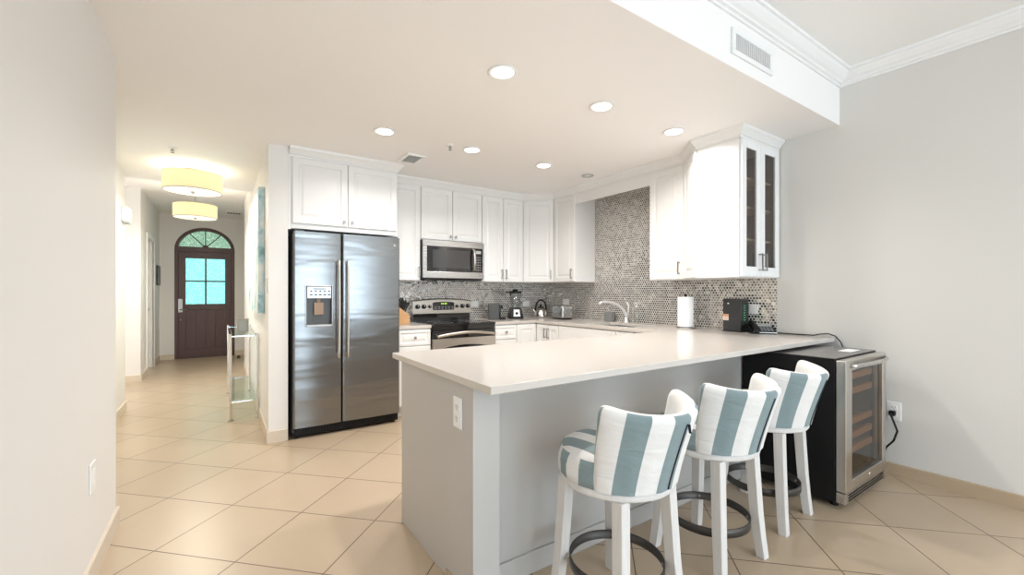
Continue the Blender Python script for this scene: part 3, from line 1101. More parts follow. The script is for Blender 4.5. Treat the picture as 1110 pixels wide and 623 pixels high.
# dispenser
MB().box(DPX0, DPX1, 4.075, 4.086, DPZ0, DPZ1).build('dispenser_recess', 'appliance', dl)
m = MB().box(DPX0, DPX0 + 0.010, 4.02, 4.075, DPZ0, DPZ1, 0.003).box(DPX1 - 0.010, DPX1, 4.02, 4.075, DPZ0, DPZ1, 0.003)
m.box(DPX0 + 0.010, DPX1 - 0.010, 4.014, 4.075, DPZ0, DPZ0 + 0.018, 0.003).box(DPX0 + 0.010, DPX1 - 0.010, 4.02, 4.075, DPZ1 - 0.010, DPZ1, 0.003)
m.build('dispenser_frame', 'nickel', dl)
cp = MB().box(DPX0 + 0.013, DPX1 - 0.013, 4.022, 4.070, 1.198, DPZ1 - 0.013, 0.004).build('dispenser_panel', 'nickel', dl)
m = MB()
for i in range(5):
    x = DPX0 + 0.035 + i * 0.036
    m.box(x, x + 0.022, 4.0205, 4.023, 1.225, 1.237).lathe([(0, 0), (0.008, 0), (0.008, 0.003), (0, 0.003)], (x + 0.011, 4.0225, 1.262), 14, False, 'y')
m.box(DPX0 + 0.06, DPX1 - 0.06, 4.0205, 4.023, 1.278, 1.286)
m.build('dispenser_buttons', 'darkgrey', dl)
MB().box(0.676, 0.754, 4.045, 4.062, 1.055, 1.165, 0.004).box(0.70, 0.73, 4.055, 4.074, 1.16, 1.198).build('paddle', 'paddle', dl)
MB().lathe([(0, 0), (0.013, 0), (0.012, 0.002), (0, 0.003)], (1.385, RY + 0.008, 1.70), 20, True, 'y').build('badge', 'chrome', dr)
m = MB().box(RX0 + 0.01, RX1 - 0.01, 4.072, 4.09, 0.022, 0.092)
for k in range(40):
    x = RX0 + 0.03 + k * 0.0215
    m.box(x, x + 0.012, 4.066, 4.073, 0.035, 0.08)
m.build('kick_grille', 'black', rf)
for x in (0.55, 1.39):
    MB().cyl((x, 4.11, 0.0), 0.018, 0.046, 16).build('foot', 'black', rf)
    MB().cyl((x, 4.70, 0.0), 0.018, 0.046, 16).build('foot', 'black', rf)
for x in (RX0 + 0.05, RX1 - 0.05):
    MB().box(x - 0.035, x + 0.035, 4.05, 4.14, 1.7725, 1.786, 0.004).build('hinge_cover', 'fridge_side', rf)

# range
AX0, AX1 = 1.816, 2.572
ra = thing('kitchen_range', 'stainless and black freestanding range with arched control panel', 'range', (2.195, 4.45, 0))
MB().box(AX0, AX1, 4.17, 4.778, 0.03, 0.897).build('body', 'black', ra)
MB().box(AX0, AX1, 4.115, 4.70, 0.899, 0.921, 0.004).box(AX0 + 0.002, AX1 - 0.002, 4.128, 4.17, 0.856, 0.897).build('cooktop', 'blackgloss', ra)
for x, y, r in ((2.02, 4.30, 0.105), (2.38, 4.30, 0.085), (2.02, 4.56, 0.075), (2.38, 4.56, 0.105)):
    MB().lathe([(r - 0.006, 0), (r, 0), (r, 0.0006), (r - 0.006, 0.0006), (r - 0.006, 0)], (x, y, 0.9212), 40).build('burner_mark', 'grey', ra)
MB().box(AX0 + 0.012, AX1 - 0.012, 4.70, 4.778, 0.921, 1.004).build('backguard', 'blackgloss', ra)
top = [(AX0 + (AX1 - AX0) * k / 20, 1.150 + 0.022 * math.sin(PI * k / 20)) for k in range(21)]
m = MB().prism_y([(AX0 + 0.004, 1.0), (AX1 - 0.004, 1.0), (AX1, 1.02)] + top[::-1] + [(AX0, 1.02)], 4.682, 4.778, 0.006)
pa = m.build('control_panel', 'warmsteel', ra)
m = MB()
top2 = [(x, z + 0.0005) for x, z in top]
m.prism_y(top2 + [(x, z + 0.008) for x, z in top][::-1], 4.70, 4.775)
m.build('panel_cap', 'darkgrey', ra)
MB().prism_y([(2.062, 1.045), (2.332, 1.045), (2.336, 1.13), (2.30, 1.138), (2.195, 1.143), (2.09, 1.138), (2.058, 1.13)], 4.676, 4.684, 0.002).build('display', 'blackgloss', ra)
m = MB()
for i in range(4):
    m.box(2.165 + i * 0.018 + (0.006 if i > 1 else 0), 2.176 + i * 0.018 + (0.006 if i > 1 else 0), 4.6745, 4.6765, 1.112, 1.128)
m.build('display_digits', 'digit', ra)
m = MB()
for i in range(6):
    for j in range(2):
        x = 2.082 + i * 0.043
        m.box(x, x + 0.026, 4.6747, 4.6765, 1.057 + j * 0.02, 1.067 + j * 0.02)
m.build('display_keys', 'grey', ra)
for x, s in ((1.872, 1), (1.948, 1), (2.020, 0.75), (2.372, 0.75), (2.445, 1), (2.520, 1)):
    k = MB().lathe([(0, 0), (0.026 * s, 0), (0.024 * s, 0.022), (0.019 * s, 0.028), (0, 0.028)], (x, 4.683, 1.088), 24, True, 'y').build('knob', 'black', ra)
    MB().box(x - 0.002, x + 0.002, 4.6525, 4.6555, 1.088, 1.088 + 0.018 * s).build('pointer', 'white', k)
# oven door with arched window
m = MB()
wx0, wx1, wz0 = AX0 + 0.07, AX1 - 0.07, 0.36
wt_ = [(wx0 + (wx1 - wx0) * k / 20, 0.655 + 0.040 * math.sin(PI * k / 20) ** 0.7) for k in range(21)]
m.prism_y([(AX0 + 0.004, 0.225), (wx0, 0.225), (wx0, 0.768), (AX0 + 0.004, 0.768)], 4.112, 4.166)
m.prism_y([(wx1, 0.225), (AX1 - 0.004, 0.225), (AX1 - 0.004, 0.768), (wx1, 0.768)], 4.112, 4.166)
m.prism_y([(wx0, 0.225), (wx1, 0.225), (wx1, wz0), (wx0, wz0)], 4.112, 4.166)
for (xa, za), (xb, zb) in zip(wt_, wt_[1:]):
    m.prism_y([(xa, za), (xb, zb), (xb, 0.768), (xa, 0.768)], 4.112, 4.166)
od = m.build('oven_door', 'warmsteel', ra)
MB().prism_y([(wx0, wz0), (wx1, wz0)] + wt_[::-1], 4.122, 4.13).build('oven_window', 'blackgloss', od)
MB().box(AX0 + 0.004, AX1 - 0.004, 4.118, 4.166, 0.77, 0.852, 0.004).build('door_top', 'blackgloss', od)
pts = [(AX0 + 0.03 + (AX1 - AX0 - 0.06) * k / 24, 4.078 - 0.018 * math.sin(PI * k / 24), 0.797 + 0.031 * math.sin(PI * k / 24)) for k in range(25)]
m = MB().tube(pts, 0.013, 12, 0.75, 1.15)
for x in (AX0 + 0.045, AX1 - 0.045):
    m.box(x - 0.012, x + 0.012, 4.078, 4.12, 0.788, 0.812, 0.003)
m.build('handle', 'warmsteel', od)
MB().box(AX0 + 0.004, AX1 - 0.004, 4.118, 4.168, 0.06, 0.218, 0.004).build('storage_drawer', 'warmsteel', ra)
for x in (AX0 + 0.05, AX1 - 0.05):
    for y in (4.22, 4.72):
        MB().cyl((x, y, 0), 0.016, 0.032, 14).build('foot', 'black', ra)

# microwave
mw = thing('microwave_oven', 'stainless over-the-range microwave with dark window', 'microwave', (2.195, 4.58, 1.40))
MX0, MX1, MY = 1.818, 2.579, 4.385
MB().box(MX0, MX1, MY + 0.02, 4.776, 1.405, 1.829).build('body', 'darkgrey', mw)
m = MB()
m.box(MX0, 2.578, MY, MY + 0.019, 1.76, 1.829, 0.003).box(MX0, 2.578, MY, MY + 0.019, 1.412, 1.482, 0.003).box(MX0, MX0 + 0.045, MY, MY + 0.019, 1.482, 1.76, 0.003)
m.box(2.561, 2.578, MY, MY + 0.019, 1.482, 1.76, 0.002)
dm = m.build('door', 'steel', mw)
MB().box(MX0 + 0.045, 2.452, MY + 0.006, MY + 0.016, 1.482, 1.76).build('window', 'blackgloss', dm)
MB().box(1.930, 2.390, MY + 0.0045, MY + 0.0065, 1.525, 1.725).build('window_mesh', 'mesh', dm)
MB().tube([(2.432, MY + 0.003, 1.50), (2.432, MY - 0.030, 1.515), (2.432, MY - 0.042, 1.60), (2.432, MY - 0.042, 1.65), (2.432, MY - 0.030, 1.735), (2.432, MY + 0.003, 1.75)], 0.013, 12, 1.0, 0.8).build('handle', 'steel_v', dm)
MB().box(2.453, 2.560, MY + 0.006, MY + 0.016, 1.482, 1.76).build('control_panel', 'blackgloss', mw)
MB().box(2.472, 2.540, MY + 0.0045, MY + 0.0065, 1.70, 1.735).build('clock_display', 'vent_grey', mw)
m = MB()
for i in range(3):
    for j in range(6):
        x, z = 2.474 + i * 0.023, 1.505 + j * 0.029
        m.box(x, x + 0.015, MY + 0.0045, MY + 0.0065, z, z + 0.014)
m.build('keypad', 'grey', mw)
MB().box(MX0 + 0.02, MX1 - 0.02, MY + 0.03, 4.70, 1.392, 1.405).build('vent_base', 'black', mw)

# wine fridge
VX0, VX1, VY, VT = 2.932, 3.600, 0.955, 0.866
wf = thing('wine_fridge', 'black undercounter wine fridge with steel-framed glass door', 'wine fridge', (3.266, 1.25, 0))
BY0, BY1 = 1.008, 1.532
m = MB()
m.box(VX0, VX0 + 0.035, BY0, BY1, 0.040, VT, 0.002).box(VX1 - 0.035, VX1, BY0, BY1, 0.040, VT, 0.002)
m.box(VX0 + 0.035, VX1 - 0.035, BY0, BY1, VT - 0.035, VT).box(VX0 + 0.035, VX1 - 0.035, BY0, BY1, 0.040, 0.13)
m.box(VX0 + 0.035, VX1 - 0.035, BY1 - 0.035, BY1, 0.13, VT - 0.035)
m.build('cabinet', 'black', wf)
MB().box(VX0, VX1, BY0, BY1, VT + 0.0005, VT + 0.004, 0.001).build('sheen_panel', 'top_sheen', wf)  # added sheet whose tone imitates the wall mirrored in the top
m = MB()
m.box(VX0 + 0.036, VX1 - 0.036, BY0 + 0.02, BY1 - 0.036, 0.131, 0.135).box(VX0 + 0.036, VX0 + 0.040, BY0 + 0.02, BY1 - 0.036, 0.135, VT - 0.036)
m.box(VX1 - 0.040, VX1 - 0.036, BY0 + 0.02, BY1 - 0.036, 0.135, VT - 0.036).box(VX0 + 0.04, VX1 - 0.04, BY1 - 0.04, BY1 - 0.036, 0.135, VT - 0.036)
m.build('lining', 'grey', wf)
for z in (0.285, 0.372, 0.460, 0.645, 0.738):
    s = MB().box(VX0 + 0.045, VX1 - 0.045, BY0 + 0.006, BY0 + 0.030, z - 0.020, z + 0.020, 0.004).build('shelf', 'winewood', wf)
    m = MB()
    for k in range(11):
        x = VX0 + 0.06 + k * 0.053
        m.tube([(x, BY0 + 0.03, z - 0.004), (x, BY1 - 0.06, z - 0.004)], 0.003, 6)
    m.build('wire_rack', 'chrome', s)
m = MB()
fz0, fz1 = 0.108, VT - 0.006
m.box(VX0 + 0.002, VX0 + 0.092, VY, BY0 - 0.004, fz0, fz1, 0.004).box(VX1 - 0.062, VX1 - 0.002, VY, BY0 - 0.004, fz0, fz1, 0.004)
m.box(VX0 + 0.092, VX1 - 0.062, VY, BY0 - 0.004, fz0, fz0 + 0.06, 0.004).box(VX0 + 0.092, VX1 - 0.062, VY, BY0 - 0.004, fz1 - 0.06, fz1, 0.004)
wd = m.build('door', 'steel_v', wf)
MB().box(VX0 + 0.092, VX1 - 0.062, VY + 0.018, VY + 0.024, fz0 + 0.06, fz1 - 0.06).build('glass', 'glass_smoke', wd)
m = MB()
hz = fz1 - 0.034
hp_ = [(VX0 + 0.075 + (VX1 - VX0 - 0.09) * k / 16, VY - 0.004 - 0.030 * math.sin(PI * k / 16) ** 0.45, hz) for k in range(17)]
m.tube(hp_, 0.011, 12, 0.8, 1.1)
m.build('handle', 'steel', wd)
MB().lathe([(0, 0), (0.010, 0), (0.009, 0.006), (0, 0.006)], (3.31, VY + 0.001, fz0 + 0.03), 18, False, 'y').build('lock', 'chrome', wd)
m = MB().box(VX0 + 0.002, VX1 - 0.002, VY + 0.004, BY0 - 0.004, 0.042, 0.104, 0.003)
vg = m.build('toe_grille', 'steel', wf)
m = MB()
for k in range(3):
    m.box(VX0 + 0.05, VX1 - 0.05, VY + 0.002, VY + 0.0045, 0.052 + k * 0.016, 0.060 + k * 0.016)
m.build('grille_slots', 'black', vg)
for x in (VX0 + 0.075, VX1 - 0.07):
    for y in (1.035, 1.49):
        MB().cyl((x, y, 0), 0.020, 0.041, 16).build('foot', 'black', wf)
MB().box(3.33, 3.50, 1.06, 1.13, VT + 0.0045, VT + 0.0055).build('label_sheet', 'paper', wf)
MB().tube([(3.772, 0.972, 0.432), (3.735, 0.965, 0.425), (3.715, 0.945, 0.385), (3.725, 0.93, 0.33), (3.73, 0.95, 0.26), (3.715, 0.985, 0.21), (3.70, 1.0, 0.15), (3.665, 1.02, 0.09), (3.60, 1.03, 0.06)], 0.0062, 8).build('power_cord', 'black', wf)
MB().box(3.765, 3.802, 0.955, 0.988, 0.415, 0.448, 0.006).build('plug', 'black', wf)

# ================================================================== BAR STOOLS
def make_stool():
    st = thing('bar_stool', 'x', 'bar stool', (0, 0, 0), 'striped bar stools along the peninsula')
    # legs
    for sx in (-1, 1):
        for sy in (-1, 1):
            V, F = [], []
            lv = [(0.5125, 0.139, 0.0235), (0.40, 0.144, 0.023), (0.22, 0.153, 0.0225), (0.10, 0.162, 0.0215), (0.0, 0.172, 0.0205)]
            for z, o, h in lv:
                for a, b in ((-1, -1), (1, -1), (1, 1), (-1, 1)):
                    V.append((sx * o + a * h, sy * o + b * h, z))
            for i in range(len(lv) - 1):
                for k in range(4):
                    F.append((i * 4 + k, i * 4 + (k + 1) % 4, i * 4 + 4 + (k + 1) % 4, i * 4 + 4 + k))
            F += [(0, 1, 2, 3), (16, 17, 18, 19)]
            l = MB().raw(V, F, False).build('leg', 'leg', st)
            md = l.modifiers.new('edge', 'BEVEL')
            md.width, md.segments = 0.003, 2
    MB().lathe([(0.0, 0.513), (0.205, 0.513), (0.218, 0.516), (0.222, 0.522), (0.222, 0.550), (0.0, 0.550)], (0, 0, 0), 64).build('apron', 'leg', st)
    m = MB().lathe([(0.1805, 0.165), (0.1855, 0.165), (0.1855, 0.203), (0.1805, 0.203), (0.1805, 0.165)], (0, 0, 0), 72)
    r = m.build('foot_ring', 'ring', st)
    m = MB()
    for sx in (-1, 1):
        for sy in (-1, 1):
            a = math.atan2(sy, sx)
            m.lathe([(0, -0.004), (0.006, -0.004), (0.006, 0.004), (0, 0.004)], (0.1795 * math.cos(a), 0.1795 * math.sin(a), 0.184), 10)
    m.build('screw', 'nickel', r)
    # seat cushion with stripes running front to back
    bm = bmesh.new()
    uvl = bm.loops.layers.uv.new('UVMap')
    prof = [(0.0, 0.668), (0.06, 0.668), (0.12, 0.666), (0.165, 0.661), (0.195, 0.653), (0.214, 0.641), (0.224, 0.622), (0.229, 0.60), (0.229, 0.575), (0.227, 0.547), (0.212, 0.544)]
    SEG = 72
    rnd = random.Random(3)
    rings = []
    for i, (rr, z) in enumerate(prof):
        row = []
        for k in range(SEG):
            a = 2 * PI * k / SEG
            w = 0.0025 * math.sin(9 * a + i) if 4 < i < 10 else 0
            row.append(bm.verts.new(((rr + w) * math.sin(a), (rr + w) * math.cos(a), z)) if rr > 0 else None)
        if rr == 0:
            c = bm.verts.new((0, 0, z))
            row = [c] * SEG
        rings.append(row)

    def uv_of(i, k):
        a = 2 * PI * k / SEG
        rr, z = prof[i]
        if i <= 5:
            return ((rr * math.sin(a) + 0.012) * 1.27, rr * math.cos(a))
        a2 = a if k <= SEG // 2 else a - 2 * PI
        return ((0.229 * a2 + 0.012) * 1.27, z)
    for i in range(len(prof) - 1):
        for k in range(SEG):
            k2 = (k + 1) % SEG
            if i == 0:
                vs_ = [(0, k), (1, k2), (1, k)]
            else:
                vs_ = [(i, k), (i, k2), (i + 1, k2), (i + 1, k)]
            try:
                f = bm.faces.new([rings[p][q] for p, q in vs_])
            except ValueError:
                continue
            f.smooth = True
            for lp, (p, q) in zip(f.loops, vs_):
                # skirt pieces use arc length, the top its own width
                pq = q if not (q == 0 and k == SEG - 1) else SEG
                if i >= 5:
                    a = 2 * PI * pq / SEG
                    a2 = a if a <= PI and k < SEG // 2 else a - 2 * PI
                    lp[uvl].uv = ((0.229 * a2 + 0.012) * 1.27, prof[p][1])
                else:
                    lp[uvl].uv = uv_of(p, q)
    bmesh.ops.recalc_face_normals(bm, faces=bm.faces)
    mb = MB()
    mb.bm.free()
    mb.bm = bm
    mb.build('seat_cushion', 'stripe', st)
    # wrap-around back: outer wall, rolled top, inner wall
    bm = bmesh.new()
    uvl = bm.loops.layers.uv.new('UVMap')
    NF = 48
    Z0, ZT = 0.546, 0.850
    ZC_ = 0.816          # where the roll of the top edge begins
    sec = []
    for k in range(9):
        z = Z0 + (ZC_ - Z0) * k / 8
        sec.append(('o', z))
    # rounded top as angles
    for k in range(1, 8):
        sec.append(('t', k / 8))
    for k in range(8):
        z = ZC_ - (ZC_ - 0.640) * k / 7
        sec.append(('i', z))
    rows = []
    LEAN = 0.072

    def point(s, kind, q):
        """s runs -1..1 around the back"""
        T = 0.060
        z = q if kind != 't' else ZC_ + 0.030 * math.sin(PI * q)
        tz = max(0.0, (z - Z0) / (ZT - Z0))
        FM = math.radians(72 + 9 * tz)
        ph = s * FM
        endf = min(1.0, (1 - abs(s)) * FM / math.radians(11))
        endf = math.sqrt(max(0.0, 1 - (1 - endf) ** 2))
        Ro = 0.232 + 0.016 * tz
        r_ = {'o': Ro, 't': Ro - T * (1 - math.cos(PI * q)) / 2, 'i': Ro - T}[kind]
        mid = Ro - T / 2
        r_ = mid + (r_ - mid) * (0.25 + 0.75 * endf)
        r_ += 0.0015 * math.sin(23 * ph + 9 * z) * (1 - tz)
        lift = 0.034 * s * s * tz ** 2 - 0.012 * tz ** 2
        zz = z + lift - (1 - endf) * 0.03 * tz
        return (r_ * math.sin(ph), -r_ * math.cos(ph) - LEAN * tz ** 1.15, zz), ph
    PH = []
    for j in range(NF + 1):
        s = -1 + 2 * j / NF
        pr = [point(s, kind, q) for kind, q in sec]
        rows.append([bm.verts.new(p[0]) for p in pr])
        PH.append([p[1] for p in pr])
    for j in range(NF):
        for k in range(len(sec) - 1):
            f = bm.faces.new((rows[j][k], rows[j + 1][k], rows[j + 1][k + 1], rows[j][k + 1]))
            f.smooth = True
            for lp, (jj, kk) in zip(f.loops, ((j, k), (j + 1, k), (j + 1, k + 1), (j, k + 1))):
                # the lining side of the cover is plain white
                lp[uvl].uv = (0.240 * PH[jj][kk] + STRIPE_OFF if k < 11 else 0.084, kk * 0.03)
    for row in (rows[0], rows[-1]):
        f = bm.faces.new(row if row is rows[0] else row[::-1])
        f.smooth = True
        for lp in f.loops:
            lp[uvl].uv = (0.07, 0)
    bmesh.ops.recalc_face_normals(bm, faces=bm.faces)
    mb = MB()
    mb.bm.free()
    mb.bm = bm
    bk = mb.build('backrest', 'stripe', st)
    # zip on the outside of the back
    pts = []
    for k in range(14):
        z = 0.550 + 0.258 * k / 13
        tz = (z - Z0) / (ZT - Z0)
        s = math.radians(1) / math.radians(72 + 9 * tz)
        p, ph = point(s, 'o', z)
        pts.append((p[0] + 0.001 * math.sin(ph), p[1] - 0.0015 * math.cos(ph), p[2]))
    zp = MB().tube(pts, 0.0032, 8).build('zip', 'navy', bk)
    e = Vector(pts[-1])
    MB().tube([e + Vector((0.003, -0.004, 0)), e + Vector((0.005, -0.007, -0.03))], 0.0045, 8, 1.2, 0.5).build('zip_pull', 'navy', zp)
    return st


STRIPE_OFF = 0.016
s1 = make_stool()
s1.location = (1.31, 1.19, 0)
s1.rotation_euler = (0, 0, math.radians(2))
s1['label'] = 'striped bar stool at the open end of the bar, close to the corner post'
dup(s1, (1.955, 1.195, 0), 'striped bar stool standing between the two other stools', None, math.radians(-1))
dup(s1, (2.57, 1.235, 0), 'striped bar stool standing against the black side of the wine fridge', None, math.radians(4))

# ================================================================== CEILING
def downlight(x, y, label, first=None):
    if first is None:
        t = thing('recessed_light', label, 'ceiling light', (x, y, CEIL), 'lit recessed lights in the kitchen ceiling')
        MB().lathe([(0.062, -0.001), (0.080, -0.001), (0.085, -0.006), (0.080, -0.009), (0.062, -0.006), (0.062, -0.001)], (x, y, CEIL), 40).build('trim_ring', 'white', t)
        MB().lathe([(0, -0.001), (0.062, -0.001), (0.062, -0.005), (0, -0.007)], (x, y, CEIL), 32).build('lens', 'lens', t)
        t_ = t
    else:
        t_ = dup(first, (x, y, CEIL), label)
    area('downlight_bulb', (0, 0, -0.012), (0, 0, 0), 0.11, 0.11, DOWN_W, WARM, 150, 'DISK', t_)
    return t_


L0 = downlight(1.317, 2.032, 'lit recessed light nearest the viewer, over the bar end of the worktop')
_ch = [c for c in L0.children if c.type == 'LIGHT']
for c in _ch:
    bpy.data.objects.remove(c)
for x, y, lb in ((2.105, 2.036, 'lit recessed light over the middle of the bar, between two others'), (2.893, 2.043, 'lit recessed light beside the crown of the glass-fronted cabinet'),
                 (1.049, 3.290, 'lit recessed light in front of the refrigerator'), (1.814, 3.290, 'lit recessed light in the row facing the range, near the sprinkler'),
                 (2.615, 3.300, 'lit recessed light facing the inner corner of the cupboards')):
    downlight(x, y, lb, L0)
area('downlight_bulb', (0, 0, -0.012), (0, 0, 0), 0.11, 0.11, DOWN_W, WARM, 150, 'DISK', L0)

t = thing('recessed_light', 'unlit recessed fitting in the ceiling towards the sink', 'ceiling light', (3.223, 3.323, CEIL))
MB().lathe([(0.040, -0.001), (0.062, -0.001), (0.066, -0.006), (0.060, -0.010), (0.044, -0.007), (0.040, -0.001)], (3.223, 3.323, CEIL), 40).build('trim_ring', 'vent_grey', t)
MB().lathe([(0, -0.0005), (0.040, -0.0005), (0.036, -0.004), (0, -0.005)], (3.223, 3.323, CEIL), 32).build('lens', 'white', t)

for x, y, lb in ((1.603, 3.286, 'small sprinkler head in the kitchen ceiling, between downlights'), (-0.333, 4.684, 'small sprinkler head in the ceiling where the hall begins')):
    t = thing('sprinkler_head', lb, 'sprinkler', (x, y, CEIL), 'sprinkler heads in the ceiling')
    MB().lathe([(0, -0.0005), (0.036, -0.0005), (0.034, -0.005), (0.018, -0.010), (0, -0.010)], (x, y, CEIL), 24).build('cover_ring', 'white', t)
    m = MB().cyl((x, y, CEIL - 0.030), 0.006, 0.021, 10)
    for s in (-1, 1):
        m.tube([(x + s * 0.005, y, CEIL - 0.011), (x + s * 0.013, y, CEIL - 0.025), (x + s * 0.004, y, CEIL - 0.042)], 0.0022, 6)
    m.lathe([(0, 0), (0.015, 0.001), (0.015, 0.003), (0, 0.003)], (x, y, CEIL - 0.046), 16)
    m.build('deflector', 'nickel', t)

t = thing('ceiling_vent', 'grey louvred air vent in the kitchen ceiling facing the refrigerator cupboard', 'air vent', (1.46, 3.80, CEIL))
vx0, vx1, vy0, vy1 = 1.375, 1.545, 3.665, 3.935
m = MB()
z0, z1 = CEIL - 0.018, CEIL - 0.001
m.box(vx0, vx1, vy0, vy0 + 0.022, z0, z1, 0.003).box(vx0, vx1, vy1 - 0.022, vy1, z0, z1, 0.003).box(vx0, vx0 + 0.022, vy0 + 0.022, vy1 - 0.022, z0, z1, 0.003).box(vx1 - 0.022, vx1, vy0 + 0.022, vy1 - 0.022, z0, z1, 0.003)
m.build('frame', 'white', t)
MB().box(vx0 + 0.022, vx1 - 0.022, vy0 + 0.022, vy1 - 0.022, CEIL - 0.004, CEIL - 0.001).build('backing', 'vent_grey', t)
m = MB()
for k in range(9):
    y = vy0 + 0.03 + k * 0.025
    m.raw([(vx0 + 0.022, y, z0 + 0.001), (vx1 - 0.022, y, z0 + 0.001), (vx1 - 0.022, y + 0.016, z0 + 0.012), (vx0 + 0.022, y + 0.016, z0 + 0.012),
           (vx0 + 0.022, y, z0 + 0.0025), (vx1 - 0.022, y, z0 + 0.0025), (vx1 - 0.022, y + 0.016, z0 + 0.0135), (vx0 + 0.022, y + 0.016, z0 + 0.0135)],
          [(0, 1, 2, 3), (4, 5, 6, 7), (0, 1, 5, 4), (1, 2, 6, 5), (2, 3, 7, 6), (3, 0, 4, 7)], False)
m.build('louvres', 'white', t)

t = thing('ceiling_vent', 'small white slotted vent in the hall ceiling before the front door', 'air vent', (0.22, 9.45, HALL))
m = MB()
z0, z1 = HALL - 0.014, HALL - 0.001
m.box(0.10, 0.34, 9.34, 9.36, z0, z1).box(0.10, 0.34, 9.57, 9.59, z0, z1).box(0.10, 0.12, 9.36, 9.57, z0, z1).box(0.32, 0.34, 9.36, 9.57, z0, z1)
for k in range(4):
    m.box(0.152 + k * 0.042, 0.162 + k * 0.042, 9.36, 9.57, z0, z1)
m.build('frame', 'white', t)
MB().box(0.12, 0.32, 9.36, 9.57, HALL - 0.004, HALL - 0.001).build('backing', 'vent_dark', t)

# supply grille in the face of the dropped ceiling
t = thing('wall_vent', 'white framed air grille with upright slats in the dropped ceiling\'s face', 'air vent', (2.545, 1.28, 2.635))
gx0, gx1, gz0, gz1 = 2.317, 2.771, 2.560, 2.705
m = MB()
y0, y1 = 1.268, 1.279
f = 0.036
m.box(gx0, gx1, y0, y1, gz0, gz0 + 0.028, 0.003).box(gx0, gx1, y0, y1, gz1 - 0.028, gz1, 0.003).box(gx0, gx0 + f, y0, y1, gz0 + 0.028, gz1 - 0.028, 0.003).box(gx1 - f, gx1, y0, y1, gz0 + 0.028, gz1 - 0.028, 0.003)
m.build('frame', 'trim', t)
MB().box(gx0 + f, gx1 - f, 1.276, 1.279, gz0 + 0.028, gz1 - 0.028).build('backing', 'vent_dark', t)
for k in range(20):
    x = gx0 + f + 0.008 + k * 0.0188
    MB().box(x, x + 0.0065, 1.269, 1.276, gz0 + 0.028, gz1 - 0.028).build('slat', 'trim', t)


def drum(x, y, ceil, label):
    t = thing('drum_lamp', label, 'ceiling lamp', (x, y, ceil), 'cream drum lamps of the hall')
    zb, zt, r = 2.255, 2.435, 0.245
    MB().lathe([(r - 0.003, zb + 0.006), (r, zb + 0.006), (r, zt - 0.006), (r - 0.003, zt - 0.006), (r - 0.003, zb + 0.006)], (x, y, 0), 64).build('shade', 'shade', t)
    MB().lathe([(r - 0.005, zb), (r + 0.0015, zb), (r + 0.0015, zb + 0.006), (r - 0.005, zb + 0.006), (r - 0.005, zb)], (x, y, 0), 64).build('rim', 'nickel', t)
    MB().lathe([(r - 0.005, zt - 0.006), (r + 0.0015, zt - 0.006), (r + 0.0015, zt), (r - 0.005, zt), (r - 0.005, zt - 0.006)], (x, y, 0), 64).build('rim', 'nickel', t)
    MB().lathe([(0, zb + 0.004), (r - 0.006, zb + 0.004), (r - 0.006, zb + 0.008), (0, zb + 0.008)], (x, y, 0), 48).build('diffuser', 'diffuser', t)
    MB().lathe([(0, zb - 0.018), (0.012, zb - 0.014), (0.018, zb), (0.018, zb + 0.004), (0, zb + 0.004)], (x, y, 0), 20).build('finial', 'nickel', t)
    m = MB().cyl((x, y, zb + 0.01), 0.008, ceil - zb - 0.03, 12).lathe([(0, 0), (0.06, 0), (0.065, 0.018), (0, 0.019)], (x, y, ceil - 0.02), 24)
    for k in range(3):
        a = 2 * PI * k / 3 + 0.4
        m.tube([(x, y, zt - 0.015), (x + (r - 0.003) * math.cos(a), y + (r - 0.003) * math.sin(a), zt - 0.008)], 0.003, 6)
    m.build('stem', 'nickel', t)
    d = bpy.data.lights.new('drum_bulb', 'POINT')
    d.energy = HALL_W * 0.26
    d.color = (1.0, 0.90, 0.74)
    d.shadow_soft_size = 0.05
    for px in (-0.1, 0.1):
        o = bpy.data.objects.new('drum_bulb', d)
        COL.objects.link(o)
        o.parent = t
        o.location = (px, 0, zt - 0.07 - ceil)
    area('drum_glow', (0, 0, zb - 0.006 - ceil), (0, 0, 0), 0.42, 0.42, HALL_W, (1.0, 0.92, 0.78), 180, 'DISK', t)


drum(-0.22, 5.36, CEIL, 'larger-looking cream drum lamp under the low part of the hall ceiling')
drum(-0.27, 7.22, HALL, 'cream drum lamp further down the hall, towards the front door')

